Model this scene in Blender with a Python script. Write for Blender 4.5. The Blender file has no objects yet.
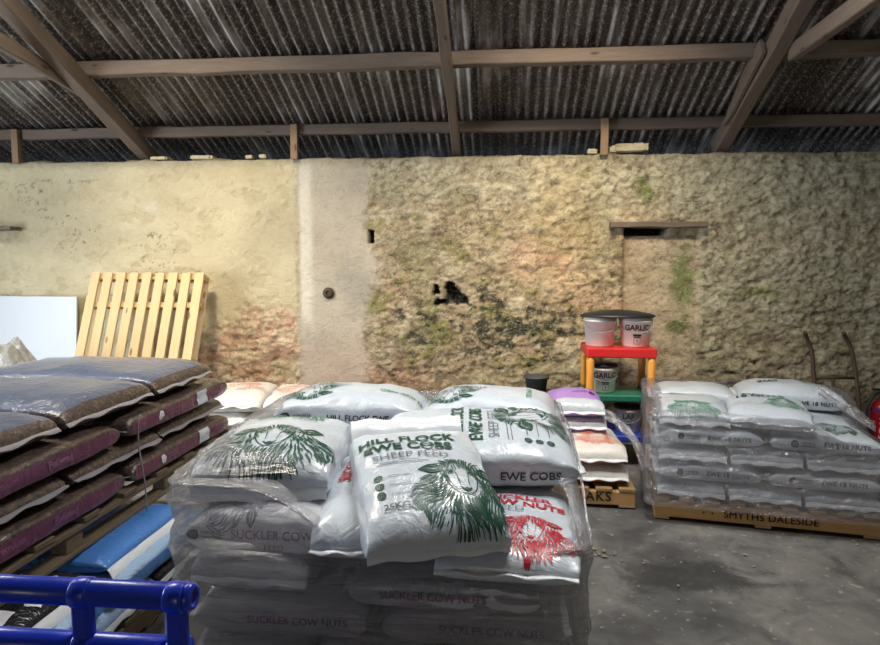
import bpy, bmesh, math, random
from mathutils import Vector, Matrix, noise
random.seed(7)
C = bpy.context.scene.collection
PI = math.pi

# ------------------------------------------------------------------ helpers
def lin(c):
    return tuple((v/255/12.92 if v/255 <= .04045 else ((v/255+.055)/1.055)**2.4) for v in c)
def sstep(a, b, x):
    t = max(0., min(1., (x-a)/(b-a))); return t*t*(3-2*t)
def mix(a, b, t): return tuple(a[i]*(1-t)+b[i]*t for i in range(3))
def nz(x, y, z=0.): return noise.noise((x, y, z))
def fbm(x, y, z=0., o=4): return noise.fractal((x, y, z), .6, 2.1, o)

def link(name, verts, faces, mats, parent=None, smooth=True, mi=None):
    me = bpy.data.meshes.new(name)
    me.from_pydata([tuple(v) for v in verts], [], faces)
    if not isinstance(mats, (list, tuple)): mats = [mats]
    for m in mats: me.materials.append(m)
    if mi: me.polygons.foreach_set('material_index', mi)
    me.polygons.foreach_set('use_smooth', [smooth]*len(me.polygons))
    me.update()
    o = bpy.data.objects.new(name, me); C.objects.link(o)
    if parent: o.parent = parent
    return o
def from_bm(name, bm, mats, parent=None, smooth=False):
    bmesh.ops.recalc_face_normals(bm, faces=bm.faces)
    me = bpy.data.meshes.new(name); bm.to_mesh(me); bm.free()
    if not isinstance(mats, (list, tuple)): mats = [mats]
    for m in mats: me.materials.append(m)
    me.polygons.foreach_set('use_smooth', [smooth]*len(me.polygons))
    o = bpy.data.objects.new(name, me); C.objects.link(o)
    if parent: o.parent = parent
    return o
def thing(name, label, cat, loc=(0, 0, 0), rz=0, group=None):
    o = bpy.data.objects.new(name, None); C.objects.link(o)
    o.empty_display_size = .1
    o.location = loc; o.rotation_euler = (0, 0, rz)
    return tag(o, label, cat, group)
def tag(o, label, cat, group=None, kind=None):
    o['label'] = label; o['category'] = cat
    if group: o['group'] = group
    if kind: o['kind'] = kind
    return o
def struct(o):
    o['kind'] = 'structure'; return o

def rough_box(x0, x1, y0, y1, z0, z1, seg=.12, jit=.002, bev=.004, seed=0):
    """sawn board: bevelled box whose length is cut up and gently wavered"""
    bm = bmesh.new()
    bmesh.ops.create_cube(bm, size=1)
    for v in bm.verts:
        v.co = Vector(((x0+x1)/2+v.co.x*(x1-x0), (y0+y1)/2+v.co.y*(y1-y0), (z0+z1)/2+v.co.z*(z1-z0)))
    if bev: bmesh.ops.bevel(bm, geom=bm.edges[:], offset=bev, segments=1, affect='EDGES')
    for ax, (a, b) in enumerate(((x0, x1), (y0, y1), (z0, z1))):
        n = int((b-a)/seg)
        if n < 2: continue
        for i in range(1, n):
            p = [0, 0, 0]; p[ax] = a+(b-a)*i/n; d = [0, 0, 0]; d[ax] = 1
            bmesh.ops.bisect_plane(bm, geom=bm.verts[:]+bm.edges[:]+bm.faces[:], plane_co=p, plane_no=d)
    for v in bm.verts:
        q = v.co*5+Vector((seed*3.7, seed*1.3, seed))
        v.co += Vector((noise.noise(q), noise.noise(q+Vector((9, 0, 0))), noise.noise(q+Vector((0, 9, 0)))))*jit
    return bm

def spline(pts, n=8):
    P = [Vector(p) for p in pts]
    P = [P[0]*2-P[1]]+P+[P[-1]*2-P[-2]]
    out = []
    for i in range(1, len(P)-2):
        for k in range(n):
            t = k/n
            out.append(.5*((2*P[i])+(P[i+1]-P[i-1])*t+(2*P[i-1]-5*P[i]+4*P[i+1]-P[i+2])*t*t+(3*P[i]-P[i-1]-3*P[i+1]+P[i+2])*t**3))
    out.append(P[-2]); return out
def tube(name, pts, r, mat, parent=None, n=12, smooth_pts=True, caps=True):
    pts = spline(pts) if smooth_pts and len(pts) > 2 else [Vector(p) for p in pts]
    V, F = [], []
    up = Vector((0, 0, 1)); prev = None
    for i, p in enumerate(pts):
        d = (pts[min(i+1, len(pts)-1)]-pts[max(i-1, 0)]).normalized()
        if prev is None:
            a = d.cross(up)
            if a.length < .05: a = d.cross(Vector((1, 0, 0)))
            a.normalize()
        else:
            a = (prev-d*prev.dot(d)).normalized()
        prev = a; b = d.cross(a)
        rr = r(i/(len(pts)-1)) if callable(r) else r
        for k in range(n):
            t = 2*PI*k/n; V.append(p+(a*math.cos(t)+b*math.sin(t))*rr)
    m = len(pts)
    for i in range(m-1):
        for k in range(n):
            F.append((i*n+k, i*n+(k+1) % n, (i+1)*n+(k+1) % n, (i+1)*n+k))
    if caps:
        F.append(tuple(range(n))[::-1]); F.append(tuple((m-1)*n+k for k in range(n)))
    return link(name, V, F, mat, parent, True)
def lathe(name, prof, mat, parent=None, n=40, loc=(0, 0, 0), smooth=True, sx=1, sy=1):
    V, F = [], []
    for r, z in prof:
        for k in range(n):
            t = 2*PI*k/n; V.append((loc[0]+r*math.cos(t)*sx, loc[1]+r*math.sin(t)*sy, loc[2]+z))
    for i in range(len(prof)-1):
        for k in range(n):
            F.append((i*n+k, i*n+(k+1) % n, (i+1)*n+(k+1) % n, (i+1)*n+k))
    F.append(tuple(range(n))[::-1]); F.append(tuple((len(prof)-1)*n+k for k in range(n)))
    o = link(name, V, F, mat, parent, smooth)
    return o

# ------------------------------------------------------------------ materials
class NT:
    def __init__(s, name):
        s.m = bpy.data.materials.new(name); s.m.use_nodes = True
        s.t = s.m.node_tree; s.N = s.t.nodes; s.b = s.N['Principled BSDF']; s.out = s.N['Material Output']
        s._co = None
    def n(s, typ, **kw):
        o = s.N.new(typ)
        for k, v in kw.items():
            if k.startswith('i_'):
                k = k[2:].replace('_', ' ')
                s.put(v, o.inputs[k])
            else: setattr(o, k, v)
        return o
    def put(s, v, inp):
        if isinstance(v, bpy.types.NodeSocket): s.t.links.new(v, inp)
        else:
            if inp.type == 'RGBA' and len(v) == 3: v = (*v, 1)
            inp.default_value = v
    def co(s):
        if not s._co: s._co = s.N.new('ShaderNodeTexCoord').outputs['Object']
        return s._co
    def mapped(s, scale, rot=(0, 0, 0)):
        m = s.n('ShaderNodeMapping', i_Vector=s.co()); m.inputs['Scale'].default_value = scale; m.inputs['Rotation'].default_value = rot
        return m.outputs[0]
    def noise(s, scale, det=4, rough=.6, vec=None, dist=0):
        return s.n('ShaderNodeTexNoise', i_Vector=vec or s.co(), i_Scale=scale, i_Detail=det, i_Roughness=rough, i_Distortion=dist).outputs['Fac']
    def ramp(s, fac, stops):
        r = s.n('ShaderNodeValToRGB', i_Fac=fac); e = r.color_ramp.elements
        while len(e) < len(stops): e.new(.5)
        for q, (p, c) in zip(e, stops):
            q.position = p; q.color = (*(c if not isinstance(c, (int, float)) else (c, c, c)), 1)
        return r.outputs[0]
    def mixc(s, f, a, b, mode='MIX'):
        x = s.N.new('ShaderNodeMix'); x.data_type = 'RGBA'; x.blend_type = mode
        s.put(f, x.inputs[0]); s.put(a, x.inputs[6]); s.put(b, x.inputs[7]); return x.outputs[2]
    def math(s, op, a, b=0., clamp=False):
        x = s.N.new('ShaderNodeMath'); x.operation = op; x.use_clamp = clamp
        s.put(a, x.inputs[0]); s.put(b, x.inputs[1]); return x.outputs[0]
    def bump(s, h, strength=.5, dist=.01, norm=None):
        x = s.n('ShaderNodeBump', i_Strength=strength, i_Distance=dist, i_Height=h)
        if norm: s.put(norm, x.inputs['Normal'])
        return x.outputs[0]
    def set(s, **kw):
        for k, v in kw.items(): s.put(v, s.b.inputs[k.replace('_', ' ')])
        return s.m

def plastic(name, rgb, rough=.4, var=.06, bump=.15, scale=14, spec=.5, coat=0):
    t = NT(name); c = lin(rgb)
    n = t.noise(scale, 4)
    col = t.mixc(n, tuple(x*(1-var*2) for x in c), tuple(min(1, x*(1+var)) for x in c))
    t.set(Base_Color=col, Roughness=rough, Normal=t.bump(t.noise(scale*2.3, 5), bump, .01))
    t.b.inputs['Specular IOR Level'].default_value = spec
    if coat: t.set(Coat_Weight=coat, Coat_Roughness=.12)
    return t.m

def poly_sack(name, rgb, rough=.33, wr=.45, contents=.25, coat=.0):
    """woven / film polythene sack skin: creases plus the lumps of the feed behind it"""
    t = NT(name); c = lin(rgb)
    crease = t.noise(9, 3, .55, dist=1.6)
    ridg = t.math('ABSOLUTE', t.math('SUBTRACT', crease, .5))
    lumps = t.noise(95, 2, .5)
    broad = t.noise(3.5, 2)
    h = t.math('ADD', t.math('MULTIPLY', ridg, wr*2.2), t.math('MULTIPLY', lumps, contents*.12))
    h = t.math('ADD', h, t.math('MULTIPLY', broad, .5))
    col = t.mixc(t.noise(5, 4), tuple(x*.90 for x in c), c)
    t.set(Base_Color=col, Roughness=rough, Normal=t.bump(h, .55, .022))
    if coat: t.set(Coat_Weight=coat, Coat_Roughness=.1)
    return t.m

def pellet_sack(name):
    """clear polythene over small brown pellets"""
    t = NT(name)
    v = t.n('ShaderNodeTexVoronoi', i_Vector=t.co(), i_Scale=85)
    col = t.ramp(t.n('ShaderNodeTexNoise', i_Vector=v.outputs['Color'], i_Scale=4).outputs['Fac'],
                 [(.25, lin((40, 31, 28))), (.5, lin((74, 58, 50))), (.78, lin((120, 99, 87)))])
    crease = t.math('ABSOLUTE', t.math('SUBTRACT', t.noise(8, 3, .55, dist=1.5), .5))
    h = t.math('ADD', t.math('MULTIPLY', crease, 1.0), t.math('MULTIPLY', v.outputs['Distance'], .22))
    nrm = t.bump(h, .5, .02)
    t.set(Base_Color=col, Roughness=.5, Normal=nrm, Coat_Weight=.85, Coat_Roughness=.22, Coat_Normal=t.bump(crease, .5, .03))
    return t.m

def wood(name, a, b, axis='x', rough=.75, scale=1.0, dirt=.35):
    t = NT(name)
    sc = {'x': (1.2, 14, 14), 'y': (14, 1.2, 14), 'z': (14, 14, 1.2)}[axis]
    g = t.noise(2.2*scale, 6, .65, t.mapped(sc), .6)
    fine = t.noise(7*scale, 5, .7, t.mapped(sc))
    col = t.mixc(g, lin(a), lin(b))
    col = t.mixc(t.math('MULTIPLY', fine, dirt), col, tuple(x*.45 for x in lin(a)))
    kn = t.n('ShaderNodeTexVoronoi', i_Vector=t.mapped({'x': (1, 3, 3), 'y': (3, 1, 3), 'z': (3, 3, 1)}[axis]), i_Scale=3.1).outputs['Distance']
    col = t.mixc(t.ramp(kn, [(.0, 1.), (.09, .8), (.13, 0.)]), col, tuple(x*.3 for x in lin(a)))
    t.set(Base_Color=col, Roughness=rough, Normal=t.bump(t.math('ADD', g, fine), .35, .006))
    return t.m

def film_mat(name, haze=.16, gloss=.20, streak=(3, 3, 22), tint=(225, 225, 235)):
    """stretch wrap: mostly clear, streaky haze, sharp reflections on its wrinkles"""
    t = NT(name); t.N.remove(t.b)
    wr = t.noise(2.2, 5, .62, t.mapped(streak, (.0, .25, .0)), .8)
    fine = t.noise(30, 4, .6, dist=1.)
    h = t.math('ADD', t.math('MULTIPLY', wr, 1.), t.math('MULTIPLY', fine, .3))
    nrm = t.bump(h, 1., .03)
    tr = t.n('ShaderNodeBsdfTransparent', i_Color=(.97, .97, .98))
    df = t.n('ShaderNodeBsdfDiffuse', i_Color=lin(tint), i_Normal=nrm)
    tl = t.n('ShaderNodeBsdfTranslucent', i_Color=lin(tint))
    gl = t.n('ShaderNodeBsdfGlossy', i_Roughness=.11, i_Normal=nrm)
    hz = t.n('ShaderNodeMixShader', i_Fac=.35); t.t.links.new(df.outputs[0], hz.inputs[1]); t.t.links.new(tl.outputs[0], hz.inputs[2])
    f1 = t.math('MULTIPLY', t.ramp(wr, [(.3, .35), (.55, .9), (.72, 1.8)]), haze, True)
    m1 = t.n('ShaderNodeMixShader', i_Fac=f1); t.t.links.new(tr.outputs[0], m1.inputs[1]); t.t.links.new(hz.outputs[0], m1.inputs[2])
    fr = t.n('ShaderNodeLayerWeight', i_Blend=.35, i_Normal=nrm).outputs['Fresnel']
    f2 = t.math('ADD', t.math('MULTIPLY', fr, .5), gloss*.45, True)
    m2 = t.n('ShaderNodeMixShader', i_Fac=f2); t.t.links.new(m1.outputs[0], m2.inputs[1]); t.t.links.new(gl.outputs[0], m2.inputs[2])
    t.t.links.new(m2.outputs[0], t.out.inputs['Surface'])
    return t.m

M = {}
M['white'] = poly_sack('white sack polythene', (204, 212, 221), .3, .34, .25, .35)
M['greyw'] = poly_sack('grey white sack polythene', (190, 191, 196), .3, .6, .25, .3)
M['orangew'] = poly_sack('white sack with orange tint', (232, 226, 218))
M['purplew'] = poly_sack('lilac sack polythene', (178, 140, 214))
M['bluebag'] = poly_sack('blue sack polythene', (78, 132, 205), .3)
M['lightblue'] = poly_sack('pale blue sack polythene', (150, 178, 210), .3)
M['blackbag'] = poly_sack('black sack polythene', (34, 36, 42), .25)
M['navybag'] = poly_sack('navy sack polythene', (44, 62, 100), .3)
M['brownband'] = plastic('rust brown gusset', (168, 92, 52), .45)
M['sky_sheen'] = poly_sack('polythene with painted sky sheen', (92, 100, 122), .28, .6, .5, .3)  # blue-grey colour painted on sack tops in place of sky reflection
M['pellet'] = pellet_sack('clear sack of brown pellets')
M['plum'] = poly_sack('plum printed polythene', (104, 48, 80), .3, coat=.4)
M['green'] = plastic('dark green print', (18, 74, 56), .4, .05, .05)
M['midgreen'] = plastic('green print', (34, 128, 82), .4, .05, .05)
M['ink'] = plastic('charcoal print', (44, 52, 58), .45, .05, .05)
M['grey_ink'] = plastic('grey print', (96, 106, 114), .45, .05, .05)
M['red_ink'] = plastic('red print', (186, 30, 48), .4, .05, .05)
M['orange_ink'] = plastic('orange print', (232, 120, 88), .4, .05, .05)
M['purple_ink'] = plastic('dark purple print', (92, 44, 120), .4, .05, .05)
M['white_ink'] = plastic('white print', (235, 235, 238), .4, .03, .03)
M['lilac_ink'] = plastic('faded lilac print', (140, 96, 128), .45, .05, .05)
M['fin'] = plastic('clear white seam', (224, 228, 232), .25, .05, .3)
M['finclear'] = plastic('pale clear seam', (150, 146, 150), .2, .08, .3)
M['stencil'] = plastic('black stencil paint', (28, 24, 20), .8)
M['pine'] = wood('fresh pale pine', (206, 174, 126), (230, 204, 156), 'y')
M['pinex'] = wood('fresh pale pine crosswise', (196, 162, 114), (220, 190, 142), 'x')
M['pallet'] = wood('pallet pine', (176, 134, 84), (206, 164, 110), 'x', dirt=.5)
M['pallety'] = wood('pallet pine decking', (150, 118, 78), (186, 150, 104), 'y', dirt=.5)
M['oldpal'] = wood('weathered dark pallet wood', (92, 78, 60), (132, 114, 88), 'x', dirt=.6)
M['beamx'] = wood('old roof timber', (92, 78, 68), (136, 120, 106), 'x', dirt=.6)
M['beamy'] = wood('old roof timber sloping', (104, 78, 58), (156, 122, 96), 'y', dirt=.6)
M['beamz'] = wood('old roof timber upright', (120, 96, 72), (170, 140, 108), 'z', dirt=.5)
M['bluemetal'] = plastic('glossy blue enamel', (26, 58, 198), .3, .05, .08, 20, coat=.3)
M['redpl'] = plastic('red plastic', (196, 34, 34), .4)
M['yellowpl'] = plastic('yellow plastic', (228, 158, 62), .45)
M['greenpl'] = plastic('green plastic', (24, 106, 84), .45)
M['bluepl'] = plastic('blue plastic', (40, 60, 160), .45)
M['bucket'] = plastic('white bucket plastic', (232, 228, 220), .4, .04)
M['blackpl'] = plastic('black rubber', (30, 32, 36), .45)
M['greypl'] = plastic('dark grey pot plastic', (78, 80, 82), .5, .1)
M['steel'] = plastic('galvanised wire', (150, 150, 150), .35)
M['rust'] = plastic('rusty steel tube', (84, 66, 54), .6, .25, .4, 40)
M['exred'] = plastic('fire red enamel', (150, 22, 34), .3, .04, .03)
M['board'] = plastic('white sheet board', (206, 212, 220), .5, .03, .05, 3)
M['stone'] = plastic('pale limestone', (196, 186, 158), .9, .15, .8, 18)
M['film'] = film_mat('stretch wrap', .24, .34)
M['filmthick'] = film_mat('layered stretch wrap', .24, .36, (5, 5, 9), (226, 224, 238))
M['filmheap'] = film_mat('crumpled film', .85, .2, (9, 9, 9), (196, 190, 178))

# ------------------------------------------------------------------ print (lettering and motifs)
_tc = {}
def text_tris(s, size, bold=.0, step=.03, spacing=1.0):
    if 'M' in s: bold = 0.   # an offset outline fills this letter wrongly
    k = (s, size, bold, step, spacing)
    if k in _tc: return _tc[k]
    cu = bpy.data.curves.new('t', 'FONT'); cu.body = s; cu.size = size; cu.offset = bold*size; cu.resolution_u = 3
    cu.align_x = 'CENTER'; cu.align_y = 'CENTER'; cu.space_character = spacing
    o = bpy.data.objects.new('t', cu); C.objects.link(o)
    bpy.context.view_layer.update()
    me = o.evaluated_get(bpy.context.evaluated_depsgraph_get()).to_mesh()
    bm = bmesh.new(); bm.from_mesh(me)
    o.evaluated_get(bpy.context.evaluated_depsgraph_get()).to_mesh_clear()
    bpy.data.objects.remove(o); bpy.data.curves.remove(cu)
    cut(bm, step)
    bm.verts.index_update()
    r = ([(v.co.x, v.co.y) for v in bm.verts], [tuple(v.index for v in f.verts) for f in bm.faces])
    bm.free(); _tc[k] = r
    return r
def cut(bm, step):
    if not bm.verts: return
    for ax in (0, 1):
        a = min(v.co[ax] for v in bm.verts); b = max(v.co[ax] for v in bm.verts)
        n = int((b-a)/step)
        for i in range(1, n+1):
            p = [0, 0, 0]; p[ax] = a+i*step; d = [0, 0, 0]; d[ax] = 1
            bmesh.ops.bisect_plane(bm, geom=bm.verts[:]+bm.edges[:]+bm.faces[:], plane_co=p, plane_no=d)
def flat_text(name, s, size, mat, parent, loc, rot, bold=.02, spacing=1.0, xs=1.0):
    """lettering lying on a flat face; loc in parent space, rot = euler"""
    P, F = text_tris(s, size, bold, 9, spacing)
    if 'M' in s: P, F = union((P, F, (-.0011, 0)), (P, F, (.0011, 0)), (P, F, (0, .0012)))
    R = Matrix.LocRotScale(Vector(loc), __import__('mathutils').Euler(rot), Vector((1, 1, 1)))
    return link(name, [R @ Vector((x*xs, y, 0)) for x, y in P], F, mat, parent, False)

def ribbons(strokes):
    P, F = [], []
    for pts, w in strokes:
        n = len(pts)
        for i, (x, y) in enumerate(pts):
            x0, y0 = pts[max(0, i-1)]; x1, y1 = pts[min(n-1, i+1)]
            dx, dy = x1-x0, y1-y0; L = math.hypot(dx, dy) or 1
            t = i/(n-1); ww = w*(.25+.75*math.sin(PI*min(1, .12+t*.8)))*.5
            P += [(x-dy/L*ww, y+dx/L*ww), (x+dy/L*ww, y-dx/L*ww)]
        b = len(P)-2*n
        for i in range(n-1): F.append((b+2*i, b+2*i+1, b+2*i+3, b+2*i+2))
    return P, F
def sheep_strokes(seed=1, dens=1.0, dense_fill=False):
    """line drawing of a long-woolled sheep's head; about 1 wide, 0.9 tall"""
    rnd = random.Random(seed); S = []
    def curve(pts, w, n=8):
        q = spline([(p[0], p[1], 0) for p in pts], n); S.append(([(v.x, v.y) for v in q], w))
    curve([(-.17, .30), (-.155, .12), (-.10, -.04), (-.03, -.12)], .014)
    curve([(.16, .30), (.15, .12), (.10, -.04), (.03, -.12)], .014)
    curve([(-.07, .26), (-.05, .1), (-.045, 0)], .008); curve([(.07, .26), (.05, .1), (.045, 0)], .008)
    curve([(-.055, -.03), (-.02, -.065), (0, -.05), (.02, -.065), (.055, -.03)], .03)
    curve([(0, -.06), (0, -.10)], .014, 3) if False else S.append(([(0, -.06), (0, -.08), (0, -.105)], .016))
    curve([(-.06, -.13), (0, -.11), (.06, -.13)], .016)
    for s in (-1, 1):
        curve([(s*.13, .20), (s*.10, .225), (s*.075, .20)], .03); curve([(s*.13, .195), (s*.10, .18), (s*.075, .195)], .014)
        curve([(s*.17, .27), (s*.28, .33), (s*.40, .27)], .03); curve([(s*.17, .25), (s*.28, .22), (s*.40, .27)], .045)
        curve([(s*.2, .265), (s*.28, .275), (s*.36, .268)], .02)
    for k in range(13):
        a = -1+k/6; curve([(a*.13, .30+.05*(1-a*a)), (a*.16+.01*rnd.uniform(-1, 1), .36+.07*(1-a*a)), (a*.2+.02*rnd.uniform(-1, 1), .39+.06*(1-a*a))], .02, 4)
    pts = []
    dm = .027/math.sqrt(dens); cell = {}
    for _ in range(int(5200*dens)):
        x = rnd.uniform(-.56, .56); y = rnd.uniform(-.48, .36)
        hw = .22+.36*sstep(.34, -.22, y)
        if abs(x) > hw+.03*math.sin(y*31+seed): continue
        if (x/.15)**2+((y-.10)/.24)**2 < 1: continue
        if abs(y-.27) < .07 and .16 < abs(x) < .40: continue
        if y < -.30-.12*math.cos(x*5)+.03*math.sin(x*23): continue
        key = (int(x/dm), int(y/dm))
        if any((x-p[0])**2+((y-p[1])*.8)**2 < dm*dm for i in (-1, 0, 1) for j in (-1, 0, 1) for p in cell.get((key[0]+i, key[1]+j), ())): continue
        cell.setdefault(key, []).append((x, y)); pts.append((x, y))
    for x, y in pts:
        a = math.atan2(y-.42, x*.75)+.55*math.sin(x*12+seed)+.4*math.sin(y*15+x*4)
        L = rnd.uniform(.07, .13); st = []
        for k in range(5):
            st.append((x, y)); a += .22*math.sin(k*1.1+x*9+y*5)
            x += math.cos(a)*L/4; y += math.sin(a)*L/4
        S.append((st, rnd.uniform(.009, .019)*(1.7 if dense_fill else 1)))
    return S
_sheep = {}
def sheep(seed, dens, fill=False):
    k = (seed, dens, fill)
    if k not in _sheep: _sheep[k] = ribbons(sheep_strokes(seed, dens, fill))
    return _sheep[k]
def disc(r, n=24, hole=0.):
    P = [(r*math.cos(2*PI*k/n), r*math.sin(2*PI*k/n)) for k in range(n)]
    if hole:
        P += [(hole*math.cos(2*PI*k/n), hole*math.sin(2*PI*k/n)) for k in range(n)]
        return P, [(k, (k+1) % n, n+(k+1) % n, n+k) for k in range(n)]
    return P+[(0, 0)], [(k, (k+1) % n, n) for k in range(n)]
def grid_rect(w, h, nx=8, ny=8):
    P = [(-w/2+w*i/nx, -h/2+h*j/ny) for j in range(ny+1) for i in range(nx+1)]
    return P, [(j*(nx+1)+i, j*(nx+1)+i+1, (j+1)*(nx+1)+i+1, (j+1)*(nx+1)+i) for j in range(ny) for i in range(nx)]
def union(*ps):
    P, F = [], []
    for p, f, (dx, dy) in ps:
        b = len(P); P += [(x+dx, y+dy) for x, y in p]; F += [tuple(i+b for i in q) for q in f]
    return P, F
def emblem(r):
    """round mark: dark ring with petals, and two short lines of small type beside it"""
    ps = [(*disc(r, 24, r*.55), (0, 0))]
    for k in range(5):
        a = 2*PI*k/5; ps.append((*disc(r*.2, 10), (r*.3*math.cos(a), r*.3*math.sin(a))))
    return union(*ps)
def small_lines(w, h):
    ps = []
    for j in (0, 1):
        x = -w/2
        for k in range(9):
            ww = w/9*(.62+.3*((k*7+j*3) % 3)/3); ps.append((*grid_rect(ww*.8, h*.34, 1, 1), (x+ww/2, h*.27-j*h*.54))); x += w/9
    return union(*ps)

# ------------------------------------------------------------------ sacks
class Sack:
    def __init__(s, name, L, W, T, mat, parent=None, loc=(0, 0, 0), rot=(0, 0, 0), seed=0, nu=30, nt=36, bulge=.02, amp=.008,
                 fin=.03, droop=.0, finmat='fin', band=None, deform=None, box=.42, kend=5, mat2=None, headfin=0):
        s.L, s.W, s.T, s.seed, s.bulge, s.amp, s.box, s.kend, s.deform = L, W, T, seed*7.31, bulge, amp, box, kend, deform
        V, F, mi = [], [], []
        us = [math.sin((-1+2*i/nu)*PI/2*.98)/math.sin(PI/2*.98) for i in range(nu+1)]
        for u in us:
            for k in range(nt): V.append(s.P(u, 2*PI*k/nt))
        for i in range(nu):
            for k in range(nt):
                F.append((i*nt+k, i*nt+(k+1) % nt, (i+1)*nt+(k+1) % nt, (i+1)*nt+k))
                mi.append(1 if band and band((us[i]+us[i+1])/2, 2*PI*(k+.5)/nt) else 0)
        F.append(tuple(range(nt))[::-1]); F.append(tuple(nu*nt+k for k in range(nt))); mi += [0, 0]
        s.o = link(name, V, F, [M[mat]]+([M[mat2]] if mat2 else []), parent, True, mi)
        s.o.location = loc; s.o.rotation_euler = rot
        if fin:
            for sg in (-1, 1):
                FV, FF = [], []; n = 20
                for r in range(3):
                    for k in range(n+1):
                        q = -1+2*k/n; b = s.P(sg, PI/2)
                        t = r/2
                        y = W/2*.965*q
                        zz = T*.45+.006*math.sin(q*9+seed+t*2)*t+noise.noise((q*3, seed, sg))*.008*t-(0 if headfin and sg > 0 else droop)*t*t+(.075*t if headfin and sg > 0 else 0)
                        p = Vector((sg*(L/2-.008+(headfin if headfin and sg > 0 else fin)*t*(1 if droop < .02 or (headfin and sg > 0) else .6)), y, zz))
                        if deform: p = deform(p)
                        FV += [p+Vector((0, 0, .0016)), p-Vector((0, 0, .0016))]
                w2 = (n+1)*2
                for r in range(2):
                    for k in range(n):
                        a = r*w2+2*k
                        FF.append((a, a+2, a+w2+2, a+w2)); FF.append((a+1, a+w2+1, a+w2+3, a+3))
                for k in range(n):
                    a = 2*w2+2*k; FF.append((a, a+2, a+3, a+1))
                link('seam', FV, FF, M[finmat], s.o, True)
    def P(s, u, th):
        L, W, T = s.L, s.W, s.T
        au = min(abs(u), 1.); c, sn = math.cos(th), math.sin(th)
        cy = math.copysign(abs(c)**s.box, c); sz = math.copysign(abs(sn)**s.box, sn)
        et = max(1-au**s.kend, 0)**.5*.97+.03; eb = max(1-au**10, 0)**.5*.97+.03
        x = u*L/2; y = W/2*cy*(1-.035*(1-et))
        n = fbm(x*4.2+s.seed, y*4.2, sz+s.seed, 3)*s.amp*1.4+nz(x*15+s.seed, y*15, sz*2)*s.amp*.45
        g = math.exp(-(1-au)/.13)*math.sin(y*75+5*nz(y*9, s.seed))*.0035*(W/.4)
        if sn >= 0:
            z = T*.45+T*.55*sz*et+s.bulge*(1-u*u)*(1-abs(cy)**2.5)*sz+(n+g)*sz*min(1, et+.2)
        else:
            z = T*.45+T*.45*sz*eb
        y += n*cy*.8*et
        p = Vector((x, y, z))
        return s.deform(p) if s.deform else p
    def inv(s, surf, a, b):
        ex = 1/s.box
        if surf == 'top' and abs(b) > .47*s.W:
            return s.inv('+y' if b > 0 else '-y', a, s.T*.86-(abs(b)-.47*s.W))
        if surf == 'top':
            c = max(-1, min(1, b/(s.W/2))); cc = math.copysign(abs(c)**ex, c)
            return 2*a/s.L, math.atan2(math.sqrt(max(0, 1-cc*cc)), cc)
        z = max(-1, min(1, (b-s.T*.45)/(s.T*.5))); ss = math.copysign(abs(z)**ex, z)
        cc = math.sqrt(max(0, 1-ss*ss))*(1 if surf == '+y' else -1)
        return 2*a/s.L, math.atan2(ss, cc)
    def put(s, name, geo, mat, surf, cx, cy, scale=1., rot=0., off=.003, sx=1., label=None):
        """lay a flat figure on the skin. top: figure-up = +x of the sack; sides: figure-up = +z"""
        P, F = geo; V = []
        ca, sa = math.cos(rot), math.sin(rot)
        for x, y in P:
            x, y = x*scale*sx, y*scale
            x, y = x*ca-y*sa, x*sa+y*ca
            if surf == 'top': u, t = s.inv('top', cx+y, cy-x)
            elif surf == '-y': u, t = s.inv('-y', cx+x, cy+y)
            else: u, t = s.inv('+y', cx-x, cy+y)
            u = max(-.995, min(.995, u))
            p = s.P(u, t); e = .004
            d = (s.P(u, t+e)-s.P(u, t-e)).cross(s.P(min(1, u+e), t)-s.P(max(-1, u-e), t))
            if d.length < 1e-12: d = Vector((0, 0, 1))
            d.normalize()
            if d.dot(p-Vector((p.x, 0, s.T*.4)) if not s.deform else (Vector((0, 0, 1)) if surf == 'top' else Vector((0, 1 if surf == '+y' else -1, 0)))) < 0: d = -d
            V.append(p+d*off)
        o = link(name, V, F, M[mat], s.o, False)
        if label: o['label'] = label
        return o
    def text(s, t, size, mat, surf, cx, cy, bold=.02, rot=0., spacing=1., step=.02, sx=1., name='lettering', off=.0036):
        return s.put(name, text_tris(t, size, bold, step, spacing), mat, surf, cx, cy, 1., rot, sx=sx, off=off)

def title(s, l1, l2, l3, x, y=0., size=.064, c1='green', c2='green', c3='grey_ink', rule=True):
    """the printed head of a feed sack, ranged along +x as 'up'"""
    s.text(l1, size, c1, 'top', x, y, .028, name='brand_lettering')
    s.text(l2, size, c2, 'top', x-size*.98, y, .028, name='brand_lettering')
    s.text(l3, size*.8, c3, 'top', x-size*1.95, y, -.004, name='feed_lettering')
def icons(s, x, y, mat='green', d=.042, along='x', r=.014):
    for k in range(3):
        s.put('icon', emblem(r), mat, 'top', x-d*k if along == 'x' else x, y if along == 'x' else y-d*k)
        s.put('fine_print', grid_rect(.07, .0022, 5, 1), 'grey_ink', 'top', x-d*k if along == 'x' else x+.06, (y-.065) if along == 'x' else y-d*k, rot=0 if along == 'x' else PI/2)

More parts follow.
